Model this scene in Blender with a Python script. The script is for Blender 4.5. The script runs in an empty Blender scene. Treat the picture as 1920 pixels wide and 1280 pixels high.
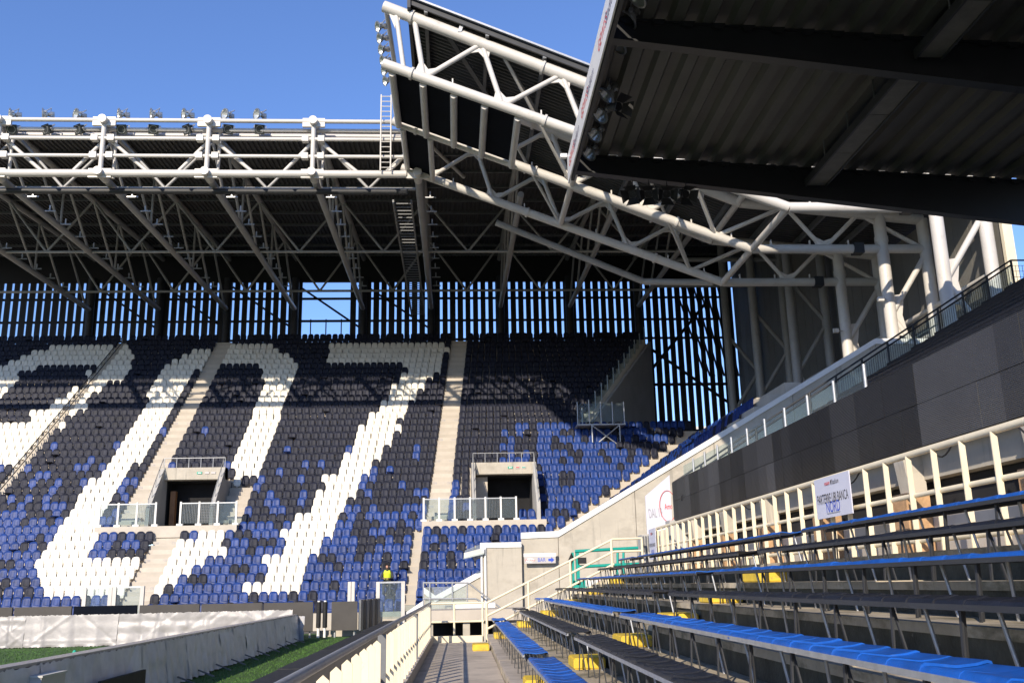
import bpy, bmesh, math, random
from mathutils import Vector, Matrix
random.seed(11)

# ------------------------------------------------------------------ camera, sky, sun, exposure
SC = bpy.context.scene
COL = SC.collection
F, CX, CY = 1800.0, 960.0, 640.0                     # focal length in photo pixels, photo centre
R = ((0.99817769, -0.0068144, 0.05995713),           # rows: world x, y, z axes seen by the lens
     (-0.05644938, 0.2456892, 0.96770362),           # (image x right, image y down, forward)
     (-0.02132514, -0.9693247, 0.24485681))
cam_d = bpy.data.cameras.new('camera'); cam = bpy.data.objects.new('camera', cam_d); COL.objects.link(cam)
cam.matrix_world = Matrix(((R[0][0], -R[0][1], -R[0][2], 0), (R[1][0], -R[1][1], -R[1][2], 0),
                           (R[2][0], -R[2][1], -R[2][2], 0), (0, 0, 0, 1)))
cam_d.sensor_width = 36.0; cam_d.lens = 36.0 * F / 1920.0
cam_d.clip_start = 0.1; cam_d.clip_end = 3000
SC.camera = cam

LIGHT = Vector((0.90, 1.98, -1.0)).normalized()      # the way the sunlight travels
sun_el = math.asin(-LIGHT.z)
W = bpy.data.worlds.new('World'); SC.world = W; W.use_nodes = True
wn = W.node_tree.nodes; wl = W.node_tree.links
sky = wn.new('ShaderNodeTexSky'); sky.sky_type = 'NISHITA'; sky.sun_disc = False
sky.sun_elevation = sun_el
sky.sun_rotation = math.atan2(-LIGHT.x, -LIGHT.y)
sky.altitude = 250; sky.air_density = 1.15; sky.dust_density = 0.15; sky.ozone_density = 6.5
bg = wn['Background']; bg.inputs['Strength'].default_value = 0.14
tint = wn.new('ShaderNodeMix'); tint.data_type = 'RGBA'; tint.blend_type = 'MULTIPLY'; tint.inputs['Factor'].default_value = 1.0
tint.inputs['B'].default_value = (1.06, 0.98, 1.12, 1)          # white balance of the whole sky
wl.new(sky.outputs['Color'], tint.inputs['A']); wl.new(tint.outputs['Result'], bg.inputs['Color'])
sd = bpy.data.lights.new('sun', 'SUN'); so = bpy.data.objects.new('sun', sd); COL.objects.link(so)
sd.energy = 4.1; sd.angle = math.radians(0.53); sd.color = (1.0, 0.88, 0.72)
so.rotation_euler = LIGHT.to_track_quat('-Z', 'Y').to_euler(); so.location = (-40, -80, 60)
vs = SC.view_settings; vs.view_transform = 'Standard'; vs.look = 'None'; vs.exposure = 0.5; vs.gamma = 1.0
vs.use_curve_mapping = False

# ------------------------------------------------------------------ helpers
def at(u, v, X=None, Y=None, Z=None):
    """A point of the place: the photo point (u, v) at a known x, y or z (camera at the origin)."""
    c = (u - CX, v - CY, F)
    d = [sum(R[i][j] * c[j] for j in range(3)) for i in range(3)]
    t = X / d[0] if X is not None else Y / d[1] if Y is not None else Z / d[2]
    return Vector((d[0] * t, d[1] * t, d[2] * t))

MATS = {}
def mat(name, col, rough=0.6, metal=0.0, var=0.12, scale=3.0, detail=6.0, bump=0.0, bscale=40.0, col2=None, spec=0.5,
        stretch=(1, 1, 1), coat=0.0):
    m = bpy.data.materials.new(name); m.use_nodes = True
    n = m.node_tree.nodes; l = m.node_tree.links; b = n['Principled BSDF']
    b.inputs['Roughness'].default_value = rough; b.inputs['Metallic'].default_value = metal
    b.inputs['Specular IOR Level'].default_value = spec
    b.inputs['Coat Weight'].default_value = coat
    tc = n.new('ShaderNodeTexCoord'); mp = n.new('ShaderNodeMapping'); mp.inputs['Scale'].default_value = stretch
    gi = n.new('ShaderNodeNewGeometry')
    l.new(gi.outputs['Position'], mp.inputs['Vector'])
    nz = n.new('ShaderNodeTexNoise'); nz.inputs['Scale'].default_value = scale; nz.inputs['Detail'].default_value = detail
    nz.inputs['Roughness'].default_value = 0.65
    l.new(mp.outputs['Vector'], nz.inputs['Vector'])
    rp = n.new('ShaderNodeValToRGB')
    a = [max(0, c * (1 - var)) for c in col]; d = [min(1, c * (1 + var)) for c in col]
    if col2: a = col2; d = col
    rp.color_ramp.elements[0].position = 0.32; rp.color_ramp.elements[1].position = 0.68
    rp.color_ramp.elements[0].color = (*a, 1); rp.color_ramp.elements[1].color = (*d, 1)
    l.new(nz.outputs['Fac'], rp.inputs['Fac'])
    oi = n.new('ShaderNodeObjectInfo'); hv = n.new('ShaderNodeHueSaturation')
    mr = n.new('ShaderNodeMapRange'); mr.inputs['To Min'].default_value = 1 - var * 0.5; mr.inputs['To Max'].default_value = 1 + var * 0.5
    l.new(oi.outputs['Random'], mr.inputs['Value']); l.new(mr.outputs['Result'], hv.inputs['Value'])
    l.new(rp.outputs['Color'], hv.inputs['Color']); l.new(hv.outputs['Color'], b.inputs['Base Color'])
    if bump > 0:
        n2 = n.new('ShaderNodeTexNoise'); n2.inputs['Scale'].default_value = bscale; n2.inputs['Detail'].default_value = 5
        l.new(mp.outputs['Vector'], n2.inputs['Vector'])
        bp = n.new('ShaderNodeBump'); bp.inputs['Strength'].default_value = bump; bp.inputs['Distance'].default_value = 0.02
        l.new(n2.outputs['Fac'], bp.inputs['Height']); l.new(bp.outputs['Normal'], b.inputs['Normal'])
    MATS[name] = m
    return m

def stain(m, col, scale, lo, hi, stretch=(1, 1, 1), zfade=None):
    """Dirt with a shape of its own laid over a material's colour."""
    n = m.node_tree.nodes; l = m.node_tree.links; b = n['Principled BSDF']
    src = b.inputs['Base Color'].links[0].from_socket
    g = n.new('ShaderNodeNewGeometry'); mp = n.new('ShaderNodeMapping'); mp.inputs['Scale'].default_value = stretch
    l.new(g.outputs['Position'], mp.inputs['Vector'])
    nz = n.new('ShaderNodeTexNoise'); nz.inputs['Scale'].default_value = scale; nz.inputs['Detail'].default_value = 8
    nz.inputs['Roughness'].default_value = 0.7
    l.new(mp.outputs['Vector'], nz.inputs['Vector'])
    mr = n.new('ShaderNodeMapRange'); mr.inputs['From Min'].default_value = lo; mr.inputs['From Max'].default_value = hi
    l.new(nz.outputs['Fac'], mr.inputs['Value'])
    mx = n.new('ShaderNodeMix'); mx.data_type = 'RGBA'
    l.new(mr.outputs['Result'], mx.inputs['Factor']); l.new(src, mx.inputs['A']); mx.inputs['B'].default_value = (*col, 1)
    l.new(mx.outputs['Result'], b.inputs['Base Color'])

def glassmat(name, tint, alpha):
    m = bpy.data.materials.new(name); m.use_nodes = True; n = m.node_tree.nodes; l = m.node_tree.links
    b = n['Principled BSDF']; b.inputs['Base Color'].default_value = (*tint, 1); b.inputs['Roughness'].default_value = 0.06
    tr = n.new('ShaderNodeBsdfTransparent'); tr.inputs['Color'].default_value = (0.86, 0.92, 0.93, 1)
    mx = n.new('ShaderNodeMixShader'); fr = n.new('ShaderNodeTexNoise'); fr.inputs['Scale'].default_value = 1.5
    mr = n.new('ShaderNodeMapRange'); mr.inputs['To Min'].default_value = alpha * 0.6; mr.inputs['To Max'].default_value = alpha * 1.4
    l.new(fr.outputs['Fac'], mr.inputs['Value']); l.new(mr.outputs['Result'], mx.inputs['Fac'])
    l.new(tr.outputs['BSDF'], mx.inputs[1]); l.new(b.outputs['BSDF'], mx.inputs[2])
    l.new(mx.outputs['Shader'], n['Material Output'].inputs['Surface']); MATS[name] = m
    return m

mat('steel_white', (0.60, 0.57, 0.52), 0.42, var=0.06, scale=1.2)
stain(MATS['steel_white'], (0.38, 0.35, 0.30), 2.2, 0.58, 0.85)
mat('steel_shaded', (0.36, 0.355, 0.345), 0.45, var=0.08, scale=1.2)  # the white steel darkened: shade under the roof put into its colour
mat('steel_cream', (0.80, 0.70, 0.50), 0.45, var=0.06, scale=2.0)
stain(MATS['steel_cream'], (0.42, 0.34, 0.22), 6.0, 0.62, 0.85)
mat('steel_grey', (0.16, 0.165, 0.17), 0.5, 0.3, var=0.15, scale=4)
mat('steel_dark', (0.030, 0.032, 0.036), 0.55, var=0.2, scale=2)
mat('galvanised', (0.42, 0.43, 0.44), 0.45, 0.55, var=0.15, scale=9)
mat('deck_under', (0.058, 0.058, 0.060), 0.6, var=0.18, scale=0.7)
mat('deck_near', (0.092, 0.087, 0.077), 0.65, var=0.15, scale=0.5)
mat('beam_near', (0.016, 0.017, 0.020), 0.5, var=0.2, scale=0.8)
mat('light_sheet', (0.14, 0.132, 0.118), 0.6, var=0.2, scale=2.0)
mat('soffit_panel', (0.005, 0.007, 0.012), 0.9, var=0.2, scale=1.0, spec=0.1)
mat('concrete', (0.50, 0.455, 0.375), 0.85, var=0.10, scale=0.9, bump=0.15, bscale=18)
stain(MATS['concrete'], (0.31, 0.275, 0.22), 0.55, 0.50, 0.78, (1, 1, 1.6))
stain(MATS['concrete'], (0.27, 0.25, 0.21), 2.2, 0.56, 0.76, (1.6, 1.6, .12))
mat('concrete_pale', (0.52, 0.465, 0.39), 0.85, var=0.10, scale=1.4, bump=0.1, bscale=22)
mat('concrete_floor', (0.44, 0.38, 0.31), 0.9, var=0.18, scale=1.3, bump=0.25, bscale=30)
stain(MATS['concrete_floor'], (0.24, 0.21, 0.17), 1.1, 0.52, 0.80)
mat('concrete_old', (0.45, 0.385, 0.285), 0.95, var=0.22, scale=2.2, bump=0.5, bscale=35)
stain(MATS['concrete_old'], (0.085, 0.080, 0.042), 2.6, 0.48, 0.68, (1, 0.5, 1))
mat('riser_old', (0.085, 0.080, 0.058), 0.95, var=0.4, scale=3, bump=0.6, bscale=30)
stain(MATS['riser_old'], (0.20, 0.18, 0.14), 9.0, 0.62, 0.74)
mat('concrete_terrace', (0.46, 0.41, 0.34), 0.9, var=0.08, scale=0.8)
mat('cap_white', (0.82, 0.80, 0.76), 0.5, var=0.05, scale=2)
mat('concrete_grey', (0.42, 0.41, 0.39), 0.85, var=0.1, scale=0.8)  # one even, cooler grey than the other concretes
mat('seat_white', (0.76, 0.72, 0.62), 0.45, var=0.10, scale=1)
mat('seat_charcoal', (0.0095, 0.0115, 0.0235), 0.6, var=0.45, scale=2.5, spec=0.3)
mat('seat_blue', (0.010, 0.036, 0.165), 0.5, var=0.38, scale=2.5, spec=0.35)
mat('bench_blue', (0.006, 0.085, 0.37), 0.42, var=0.22, scale=5, bump=0.12, bscale=60)
stain(MATS['bench_blue'], (0.07, 0.155, 0.36), 9.0, 0.60, 0.85)
mat('bench_black', (0.008, 0.009, 0.014), 0.42, var=0.4, scale=5, bump=0.12, bscale=60)
stain(MATS['bench_black'], (0.045, 0.045, 0.05), 14.0, 0.62, 0.82)
mat('yellow_paint', (0.72, 0.50, 0.045), 0.7, var=0.12, scale=5, bump=0.3, bscale=25)
stain(MATS['yellow_paint'], (0.25, 0.21, 0.12), 7.0, 0.56, 0.72)
mat('tarp_silver', (0.34, 0.32, 0.305), 0.40, var=0.10, scale=2.5, bump=0.35, bscale=6)
mat('tarp_grey', (0.58, 0.575, 0.57), 0.5, var=0.14, scale=2.0, bump=0.4, bscale=5)
mat('grass', (0.055, 0.125, 0.022), 0.9, var=0.25, scale=1.2, bump=0.6, bscale=60)
mat('grass_blade', (0.06, 0.14, 0.022), 0.8, var=0.35, scale=8)
mat('ground', (0.10, 0.095, 0.09), 0.95, var=0.2, scale=0.3)
mat('rubber_black', (0.014, 0.014, 0.015), 0.7, var=0.5, scale=6, bump=0.4, bscale=25)
mat('led_board', (0.052, 0.046, 0.040), 0.6, var=0.15, scale=1.5)
mat('paper_white', (0.60, 0.60, 0.68), 0.6, var=0.03, scale=2)
mat('ink_black', (0.02, 0.02, 0.03), 0.6, var=0.05)
mat('ink_grey', (0.33, 0.33, 0.36), 0.6, var=0.05)
mat('ink_blue', (0.03, 0.09, 0.55), 0.6, var=0.05)
mat('ink_red', (0.65, 0.035, 0.03), 0.6, var=0.05)
mat('sign_green', (0.02, 0.36, 0.24), 0.5, var=0.05)
mat('sign_plate', (0.50, 0.47, 0.45), 0.5, var=0.04)
mat('teal_paint', (0.01, 0.34, 0.27), 0.4, var=0.10, scale=5)
mat('brick_tan', (0.46, 0.285, 0.15), 0.9, var=0.22, scale=7, bump=0.5, bscale=22)
mat('facade_slat', (0.012, 0.0125, 0.014), 0.6, var=0.2, scale=0.6)
mat('cladding', (0.165, 0.158, 0.142), 0.6, var=0.1, scale=0.7)
mat('reflector', (0.60, 0.62, 0.60), 0.22, 0.45, var=0.03)
mat('lamp_body', (0.42, 0.42, 0.40), 0.35, 0.8, var=0.1, scale=6)
mat('lamp_dark', (0.05, 0.055, 0.05), 0.4, 0.2, var=0.2, scale=6)
mat('door_wood', (0.30, 0.14, 0.055), 0.6, var=0.2, scale=4)
mat('dark_void', (0.012, 0.012, 0.014), 0.9, var=0.3, scale=2)  # near-black tone that paints in the shade inside openings
mat('brick_orange', (0.52, 0.19, 0.085), 0.85, var=0.1, scale=2)
mat('plaster', (0.62, 0.60, 0.55), 0.85, var=0.1, scale=2)
mat('hivis', (0.62, 0.78, 0.03), 0.6, var=0.08, scale=8)
mat('cloth_black', (0.012, 0.012, 0.016), 0.9, var=0.3, scale=8)
mat('cloth_grey', (0.045, 0.05, 0.055), 0.9, var=0.3, scale=8)
mat('skin', (0.46, 0.24, 0.16), 0.55, var=0.08, scale=10)
mat('lettering_dark', (0.10, 0.09, 0.16), 0.6, var=0.1)
mat('fascia_white', (0.70, 0.68, 0.66), 0.4, var=0.05, scale=1)
for i, c in enumerate((0.009, 0.020, 0.034, 0.052, 0.078)):
    m = mat('led_screen_%d' % i, (c, c * .985, c * 1.0), 0.5, var=0.06, scale=3)
    n = m.node_tree.nodes; l = m.node_tree.links       # fine horizontal louvres of the LED modules
    g = n.new('ShaderNodeNewGeometry'); wv = n.new('ShaderNodeTexWave'); wv.bands_direction = 'Z'; wv.inputs["Scale"].default_value = 14.0
    wv.inputs['Distortion'].default_value = 0.0
    l.new(g.outputs['Position'], wv.inputs['Vector']); bp = n.new('ShaderNodeBump'); bp.inputs['Strength'].default_value = 0.5
    bp.inputs['Distance'].default_value = 0.03
    l.new(wv.outputs['Fac'], bp.inputs['Height']); l.new(bp.outputs['Normal'], n['Principled BSDF'].inputs['Normal'])
glassmat('glass', (0.40, 0.46, 0.50), 0.08)
glassmat('glass_pale', (0.60, 0.62, 0.60), 0.22)

class MB:
    """Collects quads, boxes, bars and tubes; build() links them as ONE mesh object."""
    def __init__(s): s.v = []; s.f = []; s.sm = []; s.mi = []; s.cur = 0
    def add(s, vs_, fs, smooth=False):
        o = len(s.v); s.v += [tuple(x) for x in vs_]
        for f in fs: s.f.append(tuple(i + o for i in f)); s.sm.append(smooth); s.mi.append(s.cur)
    def box(s, a, b):
        x0, y0, z0 = a; x1, y1, z1 = b
        s.add([(x0, y0, z0), (x1, y0, z0), (x1, y1, z0), (x0, y1, z0), (x0, y0, z1), (x1, y0, z1), (x1, y1, z1), (x0, y1, z1)],
              [(0, 3, 2, 1), (4, 5, 6, 7), (0, 1, 5, 4), (1, 2, 6, 5), (2, 3, 7, 6), (3, 0, 4, 7)])
    def bar(s, p, q, w, h, up=(0, 0, 1)):
        p, q = Vector(p), Vector(q); d = (q - p).normalized(); u = Vector(up)
        sx = d.cross(u)
        if sx.length < 1e-4: sx = d.cross(Vector((0, 1, 0)))
        sx.normalize(); u = sx.cross(d).normalized(); a = sx * w / 2; b = u * h / 2
        s.add([p - a - b, p + a - b, p + a + b, p - a + b, q - a - b, q + a - b, q + a + b, q - a + b],
              [(0, 1, 2, 3), (7, 6, 5, 4), (0, 4, 5, 1), (1, 5, 6, 2), (2, 6, 7, 3), (3, 7, 4, 0)])
    def tube(s, p, q, r, n=8, r2=None):
        p, q = Vector(p), Vector(q); d = (q - p).normalized(); r2 = r if r2 is None else r2
        a = d.orthogonal().normalized(); b = d.cross(a)
        ring = [a * math.cos(t * 2 * math.pi / n) + b * math.sin(t * 2 * math.pi / n) for t in range(n)]
        s.add([p + x * r for x in ring] + [q + x * r2 for x in ring], [(i, (i + 1) % n, n + (i + 1) % n, n + i) for i in range(n)], True)
        s.add([p + x * r for x in ring], [tuple(range(n - 1, -1, -1))]); s.add([q + x * r2 for x in ring], [tuple(range(n))])
    def path(s, pts, r, n=8):
        for i in range(len(pts) - 1): s.tube(pts[i], pts[i + 1], r, n)
    def prism(s, poly, ext):
        """poly: coplanar 3D points; ext: extrusion vector"""
        n = len(poly); e = Vector(ext); P = [Vector(p) for p in poly]
        s.add(P + [p + e for p in P], [tuple(range(n - 1, -1, -1)), tuple(range(n, 2 * n))] + [(i, (i + 1) % n, n + (i + 1) % n, n + i) for i in range(n)])
    def build(s, name, m, parent=None, base=None):
        me = bpy.data.meshes.new(name)
        off = Vector(base) if base is not None else (parent.location if parent is not None else Vector((0, 0, 0)))
        if parent is not None and base is None: off = wloc(parent)
        me.from_pydata([(Vector(v) - off) for v in s.v], [], s.f)
        for i, p in enumerate(me.polygons): p.use_smooth = s.sm[i]; p.material_index = s.mi[i]
        for k in (m if isinstance(m, (list, tuple)) else [m]): me.materials.append(MATS[k] if isinstance(k, str) else k)
        bm = bmesh.new(); bm.from_mesh(me); bmesh.ops.recalc_face_normals(bm, faces=bm.faces); bm.to_mesh(me); bm.free()
        o = bpy.data.objects.new(name, me); COL.objects.link(o)
        if parent is not None: o.parent = parent
        else: o.location = off
        return o

def wloc(o):
    v = Vector((0, 0, 0))
    while o is not None: v = v + o.location; o = o.parent
    return v

def tag(o, label=None, cat=None, group=None, kind=None):
    if label: o['label'] = label
    if cat: o['category'] = cat
    if group: o['group'] = group
    if kind: o['kind'] = kind
    return o
def thing(name, loc, label, cat, group=None):
    o = bpy.data.objects.new(name, None); COL.objects.link(o); o.location = Vector(loc); o.empty_display_size = 0.2
    return tag(o, label, cat, group)

SHARED = {}
def unit(kind, m):
    """shared unit meshes: a z-long tube or a box, one per material"""
    key = (kind, m)
    if key not in SHARED:
        b = MB()
        if kind == 'box': b.box((-.5, -.5, -.5), (.5, .5, .5))
        else: b.tube((0, 0, -.5), (0, 0, .5), 1.0, 8 if kind == 'tube' else 14)
        o = b.build(kind, m); SHARED[key] = o.data; bpy.data.objects.remove(o)
    return SHARED[key]
def rod(name, p, q, r, m, parent, kind='tube'):
    p, q = Vector(p), Vector(q); d = q - p
    o = bpy.data.objects.new(name, unit(kind, m)); COL.objects.link(o)
    base = wloc(parent) if parent else Vector((0, 0, 0))
    o.parent = parent; o.location = (p + q) / 2 - base
    o.rotation_mode = 'QUATERNION'; o.rotation_quaternion = d.to_track_quat('Z', 'Y'); o.scale = (r, r, d.length)
    return o
def block(name, c, size, m, parent, rz=0.0):
    o = bpy.data.objects.new(name, unit('box', m)); COL.objects.link(o)
    base = wloc(parent) if parent else Vector((0, 0, 0))
    o.parent = parent; o.location = Vector(c) - base; o.scale = size; o.rotation_euler.z = rz
    return o
def beam(name, p, q, w, h, m, parent, up=(0, 0, 1)):
    b = MB(); b.bar(p, q, w, h, up); return b.build(name, m, parent)
def inst(name, mesh, loc, parent=None, rz=0.0, scale=None):
    o = bpy.data.objects.new(name, mesh); COL.objects.link(o); o.location = loc; o.rotation_euler.z = rz
    if scale: o.scale = scale
    if parent is not None: o.parent = parent
    return o
def mesh_only(b, name, m):
    o = b.build(name, m); me = o.data; bpy.data.objects.remove(o); return me
def text(name, s, size, origin, xdir, ydir, m, parent, align='CENTER', extrude=0.0, xs=1.0):
    c = bpy.data.curves.new(name, 'FONT'); c.body = s; c.size = size; c.align_x = align; c.align_y = 'CENTER'; c.extrude = extrude
    t = bpy.data.objects.new(name, c); COL.objects.link(t)
    dg = bpy.context.evaluated_depsgraph_get(); me = bpy.data.meshes.new_from_object(t.evaluated_get(dg))
    bpy.data.objects.remove(t); me.materials.clear(); me.materials.append(MATS[m])
    x = Vector(xdir).normalized(); y = Vector(ydir); y = (y - x * y.dot(x)).normalized(); z = x.cross(y)
    M = Matrix(((x.x, y.x, z.x), (x.y, y.y, z.y), (x.z, y.z, z.z)))
    for v in me.vertices: v.co = M @ Vector((v.co.x * xs, v.co.y, v.co.z))
    o = bpy.data.objects.new(name, me); COL.objects.link(o); o.parent = parent
    o.location = Vector(origin) - (wloc(parent) if parent else Vector((0, 0, 0)))
    return o
def decal(name, pts, m, parent):
    b = MB(); b.add(pts, [tuple(range(len(pts)))]); return b.build(name, m, parent)
def ordinal(n):
    w = ['first', 'second', 'third', 'fourth', 'fifth', 'sixth', 'seventh', 'eighth', 'ninth', 'tenth', 'eleventh', 'twelfth', 'thirteenth',
         'fourteenth', 'fifteenth', 'sixteenth', 'seventeenth', 'eighteenth', 'nineteenth', 'twentieth']
    if n <= 20: return w[n - 1]
    t = {2: 'twenty', 3: 'thirty'}[n // 10]
    return t + '-' + w[n % 10 - 1] if n % 10 else {2: 'twentieth', 3: 'thirtieth'}[n // 10]

# seat tops by row
ZT=[-0.601, -0.1, 0.393, 0.875, 1.365, 1.861, 2.347, 2.838, 3.336, 3.827, 4.318, 4.816, 5.331, 5.864, 6.403, 6.95, 7.494, 8.036, 8.593, 9.158, 9.729, 10.299, 10.864, 11.421, 11.976, 12.528, 13.075, 13.627, 14.186, 14.746, 15.306, 15.866, 16.426, 16.991, 17.557, 18.115, 18.678, 19.247, 19.809, 20.366]
RUNS=[[[-27.868,0.4917,22,9],[-15.6,0.4973,26,0],[-2.12,0.5233,3,0]],[[-27.831,0.49,22,8],[-15.6,0.4985,26,0],[-2.09,0.464,5,0]],[[-27.794,0.5116,21,7,13,21],[-15.6,0.4996,26,0,0,1,9,15],[-2.06,0.5117,6,0]],[[-27.757,0.5099,21,6,12,21],[-15.6,0.5008,26,0,0,2,11,15],[-2.03,0.4775,8,0]],[[-27.72,0.5081,21,5,11,21],[-15.6,0.5019,26,0,0,3,11,15],[-2.0,0.5078,9,0]],[[-27.683,0.5063,21,5,10,21],[-15.6,0.5031,26,0,0,4,10,15],[-1.97,0.4836,11,0]],[[-27.646,0.5046,21,4,10,15],[-15.6,0.5042,26,0,0,6,12,16],[-1.94,0.5058,12,0]],[[-27.609,0.5028,21,3,10,15],[-15.6,0.5054,26,0,0,5,12,16],[-1.91,0.4871,14,0]],[[-27.572,0.501,21,2,10,15],[-15.6,0.5065,26,0,2,5,11,17],[-1.88,0.5047,15,0]],[[-27.535,0.4889,16,2,10,15],[-12.5,0.5057,21,0,6,11],[3.75,0.544,5,0]],[[-27.498,0.4875,16,1,10,14],[-12.5,0.5116,21,0,6,11],[-0.476,0.4587,3,0],[3.75,0.5,7,0]],[[-27.461,0.4861,16,0,10,14],[-12.5,0.4908,22,0,8,12],[-0.422,0.4407,3,0],[5.1,0.4883,6,0]],[[-27.424,0.4846,16,0,10,14],[-12.5,0.4933,22,0,8,12],[-0.368,0.4227,3,0],[5.1,0.53,7,0]],[[-27.387,0.5154,15,0,9,13],[-12.5,0.4957,22,0,8,13],[-0.314,0.607,2,0],[5.1,0.4989,9,0]],[[-39.55,0.5,23,22],[-27.35,0.5139,15,0,9,13],[-12.5,0.4982,22,0,9,13],[-0.26,0.58,2,0],[5.1,0.4791,11,0]],[[-39.513,0.5,23,21],[-27.313,0.5123,15,0,9,13],[-13.85,0.4946,25,0,0,1,11,16],[-0.206,0.553,2,0],[5.1,0.5042,12,0]],[[-39.976,0.5,24,21],[-27.276,0.5108,15,0,10,13],[-18.344,0.4974,34,0,9,12,22,26],[-0.152,0.526,2,0],[5.1,0.4879,14,0]],[[-39.939,0.5,24,20,21,22],[-27.239,0.5093,15,0,10,13],[-18.33,0.4986,34,0,8,12,22,26],[-0.098,0.4926,26,0]],[[-39.902,0.5,24,20,20,24],[-27.202,0.5077,15,0,10,14],[-18.316,0.4998,34,0,8,12,22,27],[-0.044,0.5013,27,0]],[[-39.865,0.5,24,19,19,24],[-27.165,0.5062,15,0,10,14],[-18.302,0.5009,34,0,8,12,23,27],[0.01,0.4917,29,0]],[[-39.828,0.5,24,18,19,24],[-27.128,0.5047,15,0,10,14],[-18.288,0.5021,34,0,8,12,23,28],[0.064,0.4995,30,0]],[[-39.791,0.5,24,17,18,24],[-27.091,0.5031,15,0,10,14],[-18.274,0.5033,34,0,8,12,23,28],[0.118,0.5068,31,0]],[[-39.754,0.5,24,16,17,24],[-27.054,0.5016,15,0,10,14],[-18.26,0.5045,34,0,8,12,23,29],[0.172,0.4981,33,0]],[[-39.717,0.5,24,15,17,24],[-27.017,0.5001,15,0,0,1,10,14],[-18.246,0.5056,34,0,8,12,24,28],[0.226,0.5002,17,0]],[[-39.68,0.5,24,15,21,24],[-26.98,0.4985,15,0,10,14],[-18.232,0.5068,34,0,8,12,24,29],[0.28,0.4933,18,0]],[[-39.643,0.5,24,14,20,24],[-26.943,0.497,15,0,0,1,10,14],[-18.218,0.4935,35,0,8,12,26,30],[0.334,0.4872,19,0]],[[-39.606,0.5,24,13,22,24],[-26.906,0.4955,15,0,0,2,10,14],[-18.204,0.4946,35,0,8,12,26,30],[0.388,0.5069,19,0]],[[-39.569,0.5,24,12,22,24],[-26.869,0.4939,15,0,0,1,10,14],[-18.19,0.4958,35,0,8,12,27,31],[0.442,0.5004,20,0]],[[-39.532,0.5,24,11,12,14,23,24],[-26.832,0.4924,15,0,0,1,9,14],[-18.176,0.4969,35,0,8,12,27,31],[0.496,0.4945,21,0]],[[-39.995,0.5,25,11,12,15,24,25],[-26.795,0.4909,15,0,0,2,9,14],[-18.162,0.4981,35,0,8,12,27,32],[0.55,0.4891,22,0]],[[-39.958,0.5,25,11,11,15],[-26.758,0.4893,15,0,0,2,9,14],[-18.148,0.4992,35,0,8,12,28,32],[0.604,0.5062,22,0]],[[-39.921,0.5,25,10,11,15],[-26.721,0.4878,15,0,0,4,9,14],[-18.134,0.5003,35,0,7,12,28,33],[0.658,0.5005,23,0]],[[-39.884,0.5,25,9,10,14,24,25],[-26.684,0.4863,15,0,0,4,9,14],[-18.12,0.5015,35,0,7,12,29,34],[0.712,0.4953,24,0]],[[-39.847,0.5,25,8,10,16],[-26.647,0.4847,15,0,0,4,9,15],[-18.106,0.5026,35,0,6,12,28,34],[0.766,0.4906,25,0]],[[-39.81,0.5,25,7,11,25],[-26.61,0.5177,14,0,0,3,9,14],[-18.092,0.5038,35,0,0,11,16,34],[0.82,0.5056,25,0]],[[-39.773,0.5,25,6,12,25],[-26.573,0.5161,14,0,0,3,10,14],[-18.078,0.5049,35,0,0,10,16,34],[0.874,0.5006,26,0]],[[-39.736,0.5,25,6,13,25],[-26.536,0.5144,14,0,0,2,11,14],[-18.064,0.5061,35,0,0,8,16,35],[0.928,0.496,27,0]],[[-39.699,0.5,25,5,15,25],[-26.499,0.5128,14,0,0,1],[-18.05,0.4931,36,0,0,7,16,35],[0.982,0.4917,28,0]],[[-39.662,0.5,25,4],[-26.462,0.5111,14,0],[-18.036,0.4942,36,0],[1.036,0.5051,28,0]],[[-39.625,0.5,25,3],[-26.425,0.5095,14,0],[-18.022,0.4953,36,0],[1.09,0.5007,29,0]]]
# each run: first x, seat pitch, number of seats, first one in view, then start and end of every white stretch
BLUE = [.93, .88, .8, .78, .72, .7, .68, .64, .6, .6, .5, .45, .38, .36, .3, .24, .17, .12, .1, .05, .03, .02, .01]
rc = random.Random(5)
ROWS = []
for k, runs in enumerate(RUNS):
    row = []
    for q in runs:
        cols = []
        for j in range(q[2]):
            x = q[0] + (j + .5) * q[1]; p = BLUE[k] if k < 23 else 0
            if x > 3 and k < 23: p = min(.85, p + .25 + .3 * (x > 5.5))
            if x > 8 and k < 21: p = max(p, .55)
            c = 'b' if rc.random() < p else 'k'
            if any(q[i] <= j < q[i + 1] for i in range(4, len(q), 2)): c = 'w'
            cols.append(c if j >= q[3] else '.')
        row.append((q[0], q[1], cols))
    ROWS.append(row)
SIDE = [['b' if rc.random() < .82 else 'k' for _ in range(max(0, int((51.0 + .682 * k - 1.25 - 45.3) / .5)))] for k in range(23)]

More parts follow.
